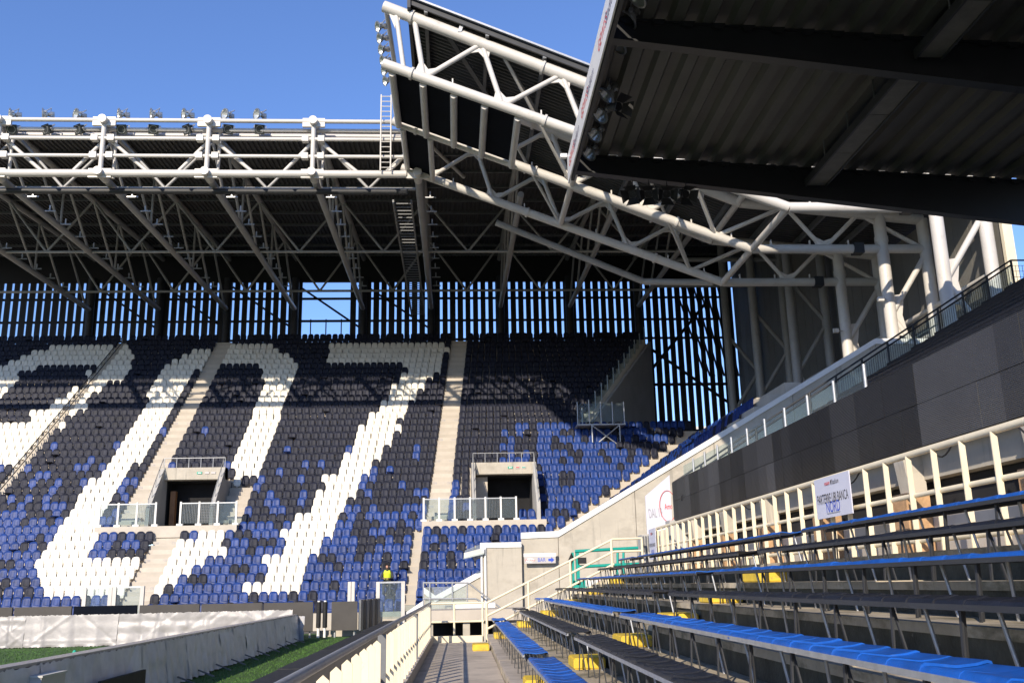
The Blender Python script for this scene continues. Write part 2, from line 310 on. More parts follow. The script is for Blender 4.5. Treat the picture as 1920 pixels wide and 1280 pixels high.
# ------------------------------------------------------------------ setting: ground, pitch
NR = 0.0065                                              # the old side stand is turned this much from the new end stand
def nr(x, y, z): return Vector((x + NR * y, y, z))
PITCH_Z = -2.0
b = MB(); b.add([(-600, -600, PITCH_Z - .02), (600, -600, PITCH_Z - .02), (600, 900, PITCH_Z - .02), (-600, 900, PITCH_Z - .02)], [(0, 1, 2, 3)])
tag(b.build('ground', 'ground'), kind='structure')
b = MB(); b.add([(-75, -70, PITCH_Z), (-2.6, -70, PITCH_Z), (-2.6, 46.5, PITCH_Z), (-75, 46.5, PITCH_Z)], [(0, 1, 2, 3)])
tag(b.build('pitch', 'grass'), kind='structure')
b = MB(); rg = random.Random(3)
for i in range(26000):                                   # turf in the strip one sees past the barrier and behind the sheets
    if i % 3: x = rg.uniform(-9.5, -2.7); y = rg.uniform(14, 42)
    else: x = rg.uniform(-17.5, -7.0); y = rg.uniform(24, 40)
    h = rg.uniform(.02, .05); a = rg.uniform(0, 6.28); w = .014; dx, dy = math.cos(a) * w, math.sin(a) * w
    b.add([(x - dx, y - dy, PITCH_Z), (x + dx, y + dy, PITCH_Z), (x + rg.uniform(-.03, .03), y + rg.uniform(-.03, .03), PITCH_Z + h)], [(0, 1, 2)])
tag(b.build('turf', 'grass_blade'), 'short green turf between the covered boards and the side stand', 'grass', kind='stuff')

# ------------------------------------------------------------------ end stand: terrace
YK = lambda k: 51.0 + .682 * k
FL = lambda k: ZT[max(0, min(39, k))] - .82 if k >= 0 else ZT[0] - .82 + k * .49
XM = lambda k: .55 + .78 * k                              # the corner: where row k turns
AL = lambda k: -1.78 + .054 * (k - 9)
BL = lambda k: -19.65 + .014 * (k - 12)
CC = lambda k: -27.7 + .037 * (k - 14)
YW = 42.8; WS = YW / 44.5                                                 # the end wall of the corner block
CAP = [(x * WS, z * WS) for x, z in ((2.98, 2.27), (4.67, 2.31), (20.57, 11.27), (24.9, 11.25))]
def capz(x):
    if x < CAP[0][0]: return CAP[0][1]
    for (xa, za), (xb, zb) in zip(CAP, CAP[1:]):
        if xa <= x <= xb: return za + (zb - za) * (x - xa) / (xb - xa)
    return CAP[3][1]
def side_start(k, dz=.5, lim=.016):
    """side row k begins where the stand end steps down behind the sloping wall"""
    y = YW + .6
    while y < YK(k) - 1 and (FL(k) + dz) / y > capz(XM(k) * YW / y) / YW + lim: y += .25
    return y
b = MB()
for k in range(40):
    y0, y1, z = YK(k) - .60, YK(k) + .082, FL(k)
    xe = XM(k) if k <= 22 else 8.6 + .43 * (k - 22)
    segs = [(-46, xe)]
    if 9 <= k <= 15: segs = [(-46, -17.82), (-13.93, .98), (5.02, xe)]
    elif k == 16: segs = [(-46, .98), (5.02, xe)]
    for s in segs: b.box((s[0], y0, z - 1.3), (s[1], y1, z))
    if k <= 22: b.box((xe - .6 * .78 / .682 + .01, side_start(k), z - 1.302), (xe + .09, y1 - .001, z - .003))
terr = b.build('terrace', 'concrete_terrace'); tag(terr, kind='structure')
b = MB(); b.box((-46, YK(39) + .1, FL(39) - 1.0), (15.5, 80.4, FL(39) - .02)); tag(b.build('rear_walkway', 'concrete_grey'), kind='structure')
b = MB(); b.box((-46, 49.4, PITCH_Z), (.2, 50.39, FL(0) - .03)); tag(b.build('front_walkway', 'concrete'), kind='structure')
b = MB(); b.box((-46, 49.2, PITCH_Z), (-2.2, 49.38, FL(0) + .25))
tag(b.build('front_wall', 'concrete'), 'low concrete wall in front of the lowest seat row', 'wall')

def stairs(label, xl, w, k0, k1):
    t = thing('aisle_stairs', (xl(k0), YK(k0), FL(k0)), label, 'stairs')
    for k in range(k0, k1):
        z0, z1 = FL(k), FL(k + 1); x = xl(k)
        bb = MB(); bb.box((x, YK(k) - .22, z0 + .002), (x + w, YK(k) + .079, z0 + (z1 - z0) * .5))
        bb.box((x, YK(k) + .079, z1 - .02), (x + w, YK(k) + .2, z1 + .006))
        bb.build('step', 'concrete_pale', t)
    return t
sA = stairs('long pale concrete stairs climbing right of the big white seven', AL, 1.22, 10, 39)
sB = stairs('pale concrete stairs climbing through the white zero to the top row', BL, 1.22, 10, 39)
sC = stairs('narrow concrete stairs beside the handrail in the leftmost white figure', lambda k: CC(k) - .33, .66, 12, 39)
sS = stairs('pale concrete stairs below the left tunnel mouth', lambda k: -17.0, 1.35, 0, 9)
sR = stairs('short concrete stairs right of the left tunnel mouth', lambda k: -13.5, .95, 10, 15)
sM = thing('aisle_stairs', (XM(2), YK(2), FL(2)), 'white concrete stairs climbing the corner between the blue seats', 'stairs')
for k in range(1, 22):
    for h in (0, 1):
        bb = MB(); c = Vector((XM(k + .5 * h), YK(k + .5 * h), 0)); z = FL(k) + (FL(k + 1) - FL(k)) * (.5 + .5 * h) + .008
        a = math.radians(-40); d = Vector((math.cos(a), math.sin(a), 0)) * .70; n = Vector((-d.y, d.x, 0)).normalized() * .30
        bb.prism([c - d - n + Vector((0, 0, z - .26)), c + d - n + Vector((0, 0, z - .26)), c + d + n + Vector((0, 0, z - .26)), c - d + n + Vector((0, 0, z - .26))], (0, 0, .26))
        bb.build('step', 'concrete_pale', sM)
for st, xs in ((sA, (AL, 1.22)), (sB, (BL, 1.22))):       # row marks stencilled on the stair treads
    for k in range(12, 38, 3):
        for side in (.16, 1.06):
            text('row_mark', 'C%02d' % (8 if side < .5 else 5), .17, (xs[0](k) + side, YK(k) - .225, FL(k) + .13), (1, 0, 0), (0, 0, 1), 'ink_grey', st)
for k in (1, 3, 6, 8):
    for side, n in ((.18, '08'), (1.17, '05')):
        text('row_mark', 'C' + n, .17, (-17.0 + side, YK(k) - .225, FL(k) + .13), (1, 0, 0), (0, 0, 1), 'ink_grey', sS)

# ------------------------------------------------------------------ end stand: seats
def seat_back():
    s = MB(); nx, nz = 4, 3; P = []
    for side in (0, 1):
        for j in range(nz + 1):
            for i in range(nx + 1):
                fx = i / nx * 2 - 1; fz = j / nz
                hw = .232 - .012 * fz - (.045 if j == nz else 0)
                z = .30 + .54 * fz - (.05 * abs(fx) ** 3 if j == nz else 0)
                y = -.055 * (fx * fx) * (1 - .3 * fz) - .07 * (1 - fz) + (.028 if side else 0)
                P.append((fx * hw, y, z))
    N = (nx + 1) * (nz + 1); fs = []
    idx = lambda sd_, i, j: sd_ * N + j * (nx + 1) + i
    for j in range(nz):
        for i in range(nx):
            fs.append((idx(0, i, j), idx(0, i + 1, j), idx(0, i + 1, j + 1), idx(0, i, j + 1)))
            fs.append((idx(1, i, j + 1), idx(1, i + 1, j + 1), idx(1, i + 1, j), idx(1, i, j)))
    for i in range(nx):
        fs.append((idx(0, i, nz), idx(0, i + 1, nz), idx(1, i + 1, nz), idx(1, i, nz)))
    for j in range(nz):
        fs.append((idx(0, 0, j), idx(0, 0, j + 1), idx(1, 0, j + 1), idx(1, 0, j)))
        fs.append((idx(0, nx, j + 1), idx(0, nx, j), idx(1, nx, j), idx(1, nx, j + 1)))
    s.add(P, fs, True)
    return s
def seat_pan():
    s = MB(); P = []                                      # tipped up in front of the back
    for y0, dz in ((-.155, 0), (-.105, .01)):
        for x, z in ((-.18, .16), (.18, .16), (.205, .22), (.205, .34), (.16, .40), (-.16, .40), (-.205, .34), (-.205, .22)): P.append((x, y0 + .02 + .12 * (z - .2) + .03 * (abs(x) < .19), z + dz))
    s.add(P, [tuple(range(8)), tuple(range(15, 7, -1))] + [(i, (i + 1) % 8, 8 + (i + 1) % 8, 8 + i) for i in range(8)])
    s.box((-.05, -.12, .10), (.05, -.02, .32))
    return s
CN = {'w': ('seat_white', 'white'), 'k': ('seat_charcoal', 'charcoal'), 'b': ('seat_blue', 'blue')}
SB = {c: mesh_only(seat_back(), 'backrest', CN[c][0]) for c in CN}
SP = {c: mesh_only(seat_pan(), 'seat_pan', CN[c][0]) for c in CN}
def seat_pan_down():
    s = MB()
    s.add([(-.2, -.07, .37), (.2, -.07, .37), (.21, -.42, .40), (-.21, -.42, .40), (-.2, -.07, .41), (.2, -.07, .41), (.21, -.44, .44), (-.21, -.44, .44), (0, -.25, .395)],
          [(0, 1, 2, 3), (4, 7, 8), (7, 6, 8), (6, 5, 8), (5, 4, 8), (0, 4, 5, 1), (1, 5, 6, 2), (2, 6, 7, 3), (3, 7, 4, 0)])
    s.box((-.05, -.12, .10), (.05, -.02, .36)); return s
SD = {c: mesh_only(seat_pan_down(), 'seat_pan', CN[c][0]) for c in CN}
gsb, gsp, gsd = seat_back(), seat_pan(), seat_pan_down()
stuff = MB(); rs = random.Random(8)
def put(sx, sy, sz, c, rz):
    ca, sa = math.cos(rz), math.sin(rz); jit = rs.uniform(-.016, .016); lean = rs.uniform(-.025, .025)
    for g in (gsb, gsp if rs.random() > .03 or c == 'w' else gsd):
        stuff.cur = 'wkb'.index(c); o = len(stuff.v)
        for x, y, z in g.v:
            x += jit; y += lean * z
            stuff.v.append((sx + x * ca - y * sa, sy + x * sa + y * ca, sz + z))
        for i, f in enumerate(g.f): stuff.f.append(tuple(q + o for q in f)); stuff.sm.append(g.sm[i]); stuff.mi.append(stuff.cur)
WHERE = ('left of the lower stairs', 'right of the lower stairs', 'right of the narrow gap')
n_single = 0
for k in range(40):
    for bi, (x0, p, s) in enumerate(ROWS[k]):
        for j, c in enumerate(s):
            if c == '.': continue
            x = x0 + (j + .5) * p; y = YK(k); z = FL(k)
            if k <= 6:
                nth = len(s) - j if bi == 0 else j + 1
                lab = '%s stadium seat, %s row from the front, %s %s' % (CN[c][1], ordinal(k + 1), ordinal(nth), WHERE[bi])
                t = thing('stadium_seat', (x + rs.uniform(-.012, .012), y, z), lab, 'seat', 'seats of the end stand')
                t.rotation_euler = (rs.uniform(-.025, .025), 0, rs.uniform(-.04, .04))
                inst('backrest', SB[c], (0, 0, 0), t); inst('seat_pan', (SP if rs.random() > .04 or c == 'w' else SD)[c], (0, 0, 0), t); n_single += 1
            else: put(x, y, z, c, rs.uniform(-.03, .03))
for k in range(23):
    for j, c in enumerate(SIDE[k]):
        y = 45.3 + .5 * j + .25
        if y < side_start(k, .84) + .3: continue
        put(XM(k), y, FL(k), c, -math.pi / 2 + rs.uniform(-.03, .03))
tag(stuff.build('stadium_seats', ['seat_white', 'seat_charcoal', 'seat_blue']),
    'upper and corner rows of white, charcoal and blue stadium seats', 'seats', kind='stuff')

# ------------------------------------------------------------------ tunnel mouths in the end stand
def vomitory(label, x0, x1, yb, floor, top, door, lx0, lx1):
    D = 1.6 if door else 2.3
    t = thing('tunnel_mouth', ((x0 + x1) / 2, yb, floor), label, 'tunnel mouth')
    bb = MB(); bb.box((lx0, 56.62, floor - .9), (lx1, 58.6, floor)); bb.box((x0, 58.6, floor - .9), (x1, yb + D, floor - .002)); bb.build('landing', 'concrete_pale', t)
    w = x1 - x0
    bb = MB(); bb.box((x0, yb - .25, top - .72), (x1, yb + .5, top)); lin = bb.build('lintel', 'concrete', t)
    bb = MB(); bb.box((x0 + .23, yb + .5, top - .80), (x1 - .23, yb + D - .02, top - .722)); bb.build('ceiling', 'dark_void', t)  # ceiling, back, sides and floor coloured near-black for the tunnel's shade
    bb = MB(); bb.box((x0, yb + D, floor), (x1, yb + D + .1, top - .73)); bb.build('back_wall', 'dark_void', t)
    for xx in (x0 + .222, x1 - .262): bb = MB(); bb.box((xx, yb + .5, floor), (xx + .04, yb + D - .02, top - .73)); bb.build('shade_lining', 'dark_void', t)
    bb = MB(); bb.box((x0 + .23, yb + .5, floor + .001), (x1 - .23, yb + D - .02, floor + .02)); bb.build('shade_floor', 'dark_void', t)
    for x, sg in ((x0, -1), (x1, 1)):
        bb = MB(); e = -.22 * sg
        bb.prism([(x, 57.0, floor), (x, yb + D, floor), (x, yb + D, top - .73), (x, yb + .5, top - .73), (x, yb + .5, top - .004), (x, yb - .2, top - .004), (x, 57.0, floor + 1.0)], (e, 0, 0))
        bb.build('side_wall', 'concrete_grey', t)
        pts = [Vector((x + e / 2, 57.05, floor + 1.0)), Vector((x + e / 2, yb - .2, top))]
        bb = MB(); up = Vector((0, 0, .55))
        bb.path([pts[0], pts[0] + up, pts[1] + up], .028, 6)
        for f in (.25, .5, .75, 1.0):
            q = pts[0].lerp(pts[1], f); bb.tube(q, q + up, .02, 6)
        bb.build('handrail', 'galvanised', t)
    bb = MB(); h = .62
    bb.tube((x0 + .1, yb + .1, top + h), (x1 - .1, yb + .1, top + h), .028, 6)
    for i in range(6):
        x = x0 + .1 + (w - .2) * i / 5; bb.tube((x, yb + .1, top), (x, yb + .1, top + h), .022, 6)
    bb.build('guard_rail', 'galvanised', t)
    cx = (x0 + x1) / 2
    for i, (m, dx, ww) in enumerate((('sign_green', .25, .30), ('ink_red' if door == 0 else 'sign_plate', .72, .26), ('sign_green' if door == 0 else 'sign_plate', 1.1, .26))):
        bb = MB(); bb.box((cx + dx, yb - .29, top - .40), (cx + dx + ww, yb - .252, top - .27)); pl = bb.build('sign_plate', m if i == 0 else 'sign_plate', t)
        if m != 'sign_plate' and i: decal('stripe', [(cx + dx + .03, yb - .294, top - .36), (cx + dx + ww - .03, yb - .294, top - .36), (cx + dx + ww - .03, yb - .294, top - .31), (cx + dx + .03, yb - .294, top - .31)], m, pl)
        if i == 0: decal('pictogram', [(cx + dx + .05, yb - .294, top - .335), (cx + dx + .12, yb - .294, top - .375), (cx + dx + .12, yb - .294, top - .355), (cx + dx + .25, yb - .294, top - .355), (cx + dx + .25, yb - .294, top - .315), (cx + dx + .12, yb - .294, top - .315), (cx + dx + .12, yb - .294, top - .295)], 'cap_white', pl)
    if door:
        bb = MB(); bb.box((x0 + .45, yb + .55, floor + .03), (x0 + .75, yb + .95, floor + 2.3)); bb.build('door', 'door_wood', t)
    else:
        bb = MB(); bb.box((x0 + .2, yb + .52, floor), (x0 + 1.0, yb + .95, top - .81)); bb.build('pier', 'concrete_pale', t)
    return t
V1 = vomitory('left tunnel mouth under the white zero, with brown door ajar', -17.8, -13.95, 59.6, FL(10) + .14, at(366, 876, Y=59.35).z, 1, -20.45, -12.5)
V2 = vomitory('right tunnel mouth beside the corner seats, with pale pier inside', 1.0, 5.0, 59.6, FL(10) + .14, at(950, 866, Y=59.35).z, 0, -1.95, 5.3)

def gate(label, y, x0, x1, n, z, h, mesh_cols=(), m='glass'):
    t = thing('glass_barrier', (x0, y, z), label, 'barrier', 'glass barriers at the tunnel mouths')
    for i in range(n + 1):
        x = x0 + (x1 - x0) * i / n
        bb = MB(); bb.box((x - .05, y - .05, z), (x + .05, y + .05, z + h)); bb.box((x - .17, y - .12, z), (x + .17, y + .12, z + .11)); bb.build('post', 'cap_white', t)
        if i < n:
            xa, xb = x + .06, x + (x1 - x0) / n - .06
            bb = MB(); bb.box((xa, y - .012, z + .12), (xb, y + .012, z + h - .12)); bb.build('pane', m, t)
            bb = MB(); bb.box((xa - .01, y - .03, z + h - .12), (xb + .01, y + .03, z + h - .06)); bb.build('top_rail', 'galvanised', t)
            if i in mesh_cols:
                bb = MB(); q = int((xb - xa) / .09)
                for a in range(q + 1): bb.box((xa + a * .09 - .008, y - .03, z + .15), (xa + a * .09 + .008, y - .016, z + h - .14))
                if i % 2:
                    for a in range(12): bb.box((xa, y - .034, z + .2 + a * .09), (xb, y - .02, z + .216 + a * .09))
                bb.build('grille', 'steel_grey', t)
LZ = FL(10) + .14
gate('glass barrier with white posts left of the lower stairs', 56.8, -20.3, -17.15, 3, LZ, 1.36, (2,))
gate('glass barrier with white posts right of the left tunnel mouth', 56.8, -15.75, -12.6, 3, LZ, 1.36, (0, 1))
gate('glass barrier with white posts before the right tunnel mouth', 56.8, -1.85, 3.55, 6, LZ, 1.36, (2, 3, 4))

# handrail that climbs the leftmost stairs
t = thing('stair_handrail', (CC(12), YK(12), FL(12)), 'dark handrail climbing the leftmost stairs across a white figure', 'handrail')
for k in range(12, 39, 2):
    x = CC(k); rod('post', (x, YK(k), FL(k)), (x, YK(k), FL(k) + 1.05), .03, 'galvanised', t)
for h, m in ((1.05, 'steel_dark'), (.6, 'steel_dark')):
    bb = MB(); bb.path([(CC(k), YK(k), FL(k) + h) for k in range(12, 39, 2)], .035, 6); bb.build('rail', m, t)

# glass sided stairs on a steel platform at the end of the upper rows
t = thing('escape_stairs', (8.7, YK(22), FL(22)), 'steel escape stairs with glass sides up the end of the top rows', 'stairs')
P0 = Vector((8.9, YK(22), FL(23))); P1 = Vector((16.0, YK(39), FL(39)))
for i in range(12):
    q = P0.lerp(P1, i / 11)
    rod('post', q, q + Vector((0, 0, 1.25)), .045, 'galvanised', t)
    if i < 11:
        q2 = P0.lerp(P1, (i + 1) / 11); bb = MB(); u_ = Vector((0, 0, 1.15)); lo = Vector((0, 0, .1))
        bb.prism([q + lo, q2 + lo, q2 + u_, q + u_], (.02, -.01, 0)); bb.build('pane', 'glass', t)
bb = MB(); bb.prism([P0 + Vector((.3, 0, -.02)), P1 + Vector((.3, 0, -.02)), P1 + Vector((.3, 0, -9)), P0 + Vector((.3, 0, -1.5))], (.2, -.1, 0)); bb.build('side_wall', 'concrete_grey', t)
pz = FL(23) - .15; py = YK(22) - .6
bb = MB(); bb.box((8.3, py - 1.2, pz - .1), (11.6, py + .4, pz)); bb.build('platform', 'galvanised', t)
for i in range(5):
    x = 8.35 + 3.2 * i / 4; rod('post', (x, py - 1.15, pz), (x, py - 1.15, pz + 1.5), .045, 'galvanised', t)
    if i < 4:
        bb = MB(); bb.box((x + .06, py - 1.16, pz + .1), (x + .74, py - 1.14, pz + 1.4)); bb.build('pane', 'glass', t)
for a, c in (((9.3, py - 1.15, pz - 1.6), (9.3, py - 1.15, pz)), ((11.2, py - 1.15, pz - 1.6), (11.2, py - 1.15, pz)), ((9.3, py - 1.15, pz - 1.6), (11.2, py - 1.15, pz - .1)), ((11.2, py - 1.15, pz - 1.6), (9.3, py - 1.15, pz - .1))):
    rod('strut', a, c, .05, 'galvanised', t)

# ------------------------------------------------------------------ end stand roof
YF = 50.0
zl = lambda x: 23.05 - .384 * (x + 3.1) if x < 15 else 16.1
zu = lambda x: 25.98 - .418 * (x + 3.1) if x < 14.5 else 18.62 - .1 * (x - 14.5)
XT = [-30.75, -25.0, -19.35, -13.62, -7.82, -1.98]
XC = [4.0, 10.0, 16.0]                                    # further trusses behind the corner roof
ZL = lambda y: 22.32 + .03 * (y - YF)                     # lower chords
ZU = lambda y: 25.42 + .078 * (y - YF)                    # upper chords
WHICH = ['outermost left', 'far left', 'left', 'middle', 'right', 'corner']
for i, x in enumerate(XT):
    t = thing('roof_truss', (x, YF, 22.3), '%s white steel roof truss running back over the end stand' % WHICH[i], 'roof truss', 'roof trusses of the end stand')
    rod('chord_end', (x, YF - .45, ZL(YF)), (x, YF + .9, ZL(YF + .9)), .235, 'steel_white', t, 'tube14'); rod('lower_chord', (x, YF + .88, ZL(YF + .88)), (x, 80.3, ZL(80.3)), .205, 'steel_shaded', t, 'tube14')  # sunlit end stays white, the rest takes the shade-darkened steel
    rod('chord_end', (x, YF - .45, ZU(YF)), (x, YF + 2.2, ZU(YF + 2.2)), .235, 'steel_white', t, 'tube14'); rod('upper_chord', (x, YF + 2.18, ZU(YF + 2.18)), (x, 80.3, ZU(80.3)), .20, 'steel_shaded', t, 'tube14')
    rod('front_post', (x, YF, ZL(YF)), (x, YF, ZU(YF)), .14, 'steel_white', t)
    rod('front_post', (x + .45, YF + .7, ZL(YF)), (x + .45, YF + .7, ZU(YF) - .2), .10, 'steel_white', t)
    ys = [50.0, 54.5, 59.0, 63.9, 69.0, 74.0, 79.0]
    for j in range(6):
        if j in (2, 4): rod('web_post', (x, ys[j], ZL(ys[j])), (x, ys[j], ZU(ys[j])), .08, 'steel_shaded', t)
        rod('web_diagonal', (x, ys[j + 1], ZL(ys[j + 1])), (x, ys[j], ZU(ys[j])), .09, 'steel_shaded', t)
    for zz in (24.42, 23.38):
        for sx in (-.55, .55):
            block('flange', (x + sx * .8, YF, zz), (.36, .34, .34), 'steel_white', t)
    for zz in (ZL(YF), ZU(YF)):
        bb = MB(); bb.box((x - .62, YF - .09, zz - .26), (x + .62, YF + .09, zz + .26)); bb.build('gusset', 'steel_white', t)
    for j in range(9):
        y = 53.5 + j * 2.4; bb = MB(); bb.box((x + .3, y - .03, ZL(y) - .05), (x + .95, y + .03, ZL(y) + .02)); bb.box((x + .56, y - .03, ZL(y) + .02), (x + .64, y + .03, ZL(y) + .35))
        bb.build('tray_bracket', 'galvanised', t)
    rod('column', (x, 80.0, 8), (x, 80.0, 26), .34, 'steel_dark', t, 'tube14')
for i, x in enumerate(XC):
    t = thing('roof_truss', (x, 54, 22.8), 'dark roof truss behind the corner roof, %s from the corner' % ordinal(i + 1), 'roof truss', 'roof trusses of the end stand')
    rod('lower_chord', (x, 53.0, ZL(53)), (x, 80.3, ZL(80.3)), .19, 'steel_shaded', t, 'tube14'); rod('upper_chord', (x, 53.0, ZU(53)), (x, 80.3, ZU(80.3)), .19, 'steel_shaded', t, 'tube14')
    for j in range(5): y = 53.5 + j * 5.2; rod('web_diagonal', (x, y + 5.2, ZL(y + 5.2)), (x, y, ZU(y)), .085, 'steel_shaded', t)
    rod('column', (x, 79.6, 8), (x, 79.6, 26), .34, 'steel_dark', t, 'tube14')
t = thing('front_girder', (-16, YF, 22.3), 'long white tubular girder along the front edge of the end roof', 'girder')
for n, y, z, r in (('bottom_tube', YF, 22.32, .215), ('mid_tube', YF, 23.38, .10), ('mid_tube', YF, 24.42, .11), ('top_tube', YF, 25.52, .12), ('top_tube', YF + .55, 25.22, .12), ('rear_tube', YF + 1.25, 25.16, .20), ('walkway_tube', YF + 1.6, 21.95, .17)):
    rod(n, (-46, y, z), (-2.6, y, z), r, 'steel_white' if n != 'walkway_tube' else 'steel_dark', t, 'tube14')
for i in range(len(XT) - 1):
    a, c = XT[i], XT[i + 1]; w = c - a
    rod('diagonal', (a + .35, YF + .35, 24.4), (a + .44 * w, YF + .35, 22.5), .105, 'steel_white', t)
    rod('diagonal', (c - .1, YF + .35, 24.4), (a + .70 * w, YF + .35, 22.5), .105, 'steel_white', t)
for yc, nm in ((52.2, 'front'), (64.0, 'middle'), (74.2, 'rear')):
    t = thing('cross_truss', (-16, yc, ZL(yc)), '%s shaded cross truss spanning between the trusses under the end roof' % nm, 'roof truss', 'cross trusses under the end roof')
    rod('lower_chord', (-46, yc, ZL(yc)), (16 if yc > 60 else -2.2, yc, ZL(yc)), .10, 'steel_shaded', t)
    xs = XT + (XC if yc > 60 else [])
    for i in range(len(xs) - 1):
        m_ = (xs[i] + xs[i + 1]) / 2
        rod('web', (m_, yc, ZL(yc)), (xs[i], yc, ZU(yc)), .085, 'steel_shaded', t); rod('web', (m_, yc, ZL(yc)), (xs[i + 1], yc, ZU(yc)), .085, 'steel_shaded', t)
def corrugated(name, m, label, org, du, dv, nu, pitch, depth, top='roof'):
    """sheet whose ribs run along dv; du is the direction across the ribs"""
    o = Vector(org); a = Vector(du).normalized(); n = a.cross(Vector(dv)).normalized(); bb = MB(); prof = []
    for i in range(nu):
        s = i * pitch
        prof += [(s, 0), (s + pitch * .36, 0), (s + pitch * .5, depth), (s + pitch * .86, depth)]
    prof.append((nu * pitch, 0))
    V = []
    for s, h in prof: V.append(o + a * s + n * h); V.append(o + a * s + n * h + Vector(dv))
    bb.add(V, [(2 * i, 2 * i + 2, 2 * i + 3, 2 * i + 1) for i in range(len(prof) - 1)])
    return bb.build(name, m)
t = thing('end_roof', (-20, 52, 25.5), 'dark corrugated roof deck over the end stand', 'roof')
o = corrugated('deck', 'deck_under', None, (-46, 51.6, 25.75), (1, 0, 0), (0, 29.4, 29.4 * .078), 236, .30, .10)
o.parent = t; o.location = -t.location
for j in range(10):
    y = 52.2 + j * 3.0; bb = MB(); bb.bar((-46, y, ZU(y) + .18), (24.4, y, ZU(y) + .18), .13, .24); bb.build('purlin', 'steel_grey', t)
bb = MB(); bb.box((-46, 80.1, 25.75), (24.4, 80.5, 28.6)); bb.build('rear_fascia', 'facade_slat', t)
bb = MB(); bb.prism([(-1.9, 51.9, zu(-1.9) + .6), (14.5, 51.9, zu(14.49) + .55), (24.6, 51.9, zu(24.6) + .55), (24.6, 51.9, 25.8), (-1.9, 51.9, 25.8)], (0, .08, 0)); bb.build('sun_block_wall', 'deck_under', t)  # unseen wall added between the two decks to keep sun from leaking in

# ------------------------------------------------------------------ roof return over the corner and the new side block
YS = [39.5, 45.0, 50.5, 58.5, 66.0, 73.0]
XS0 = [-3.15, -3.05, -2.9, .6, 15.05, 15.05]
ORD = ['nearest', 'second', 'third', 'fourth', 'fifth', 'farthest']
def gusset(t, y, c, d1, d2, w=.5):
    """flat plate where webs meet a chord"""
    c = Vector((c[0], y, c[1])); ch = Vector((1, 0, -.39 if c.x < 14.8 else 0)).normalized()
    a1 = (Vector((d1[0], y, d1[1])) - c).normalized(); a2 = (Vector((d2[0], y, d2[1])) - c).normalized()
    P = [c - ch * w, c + ch * w]
    sgn = 1 if (a1 + a2).z > 0 else -1
    r, l = (a1, a2) if a1.x > a2.x else (a2, a1)
    P += [c + ch * w * .8 + Vector((0, 0, sgn * .26)), c + r * .95, c + (r + l) * .28, c + l * .95, c - ch * w * .8 + Vector((0, 0, sgn * .26))]
    bb = MB(); e = Vector((0, .07, 0)); bb.prism([p - e / 2 for p in P], e); bb.build('gusset', 'steel_white' if y < 52 else 'steel_shaded', t)
UN = [-1.75, 1.35, 5.0, 8.75, 12.4]; LN = [-1.3, 2.25, 6.0, 9.8, 13.2]
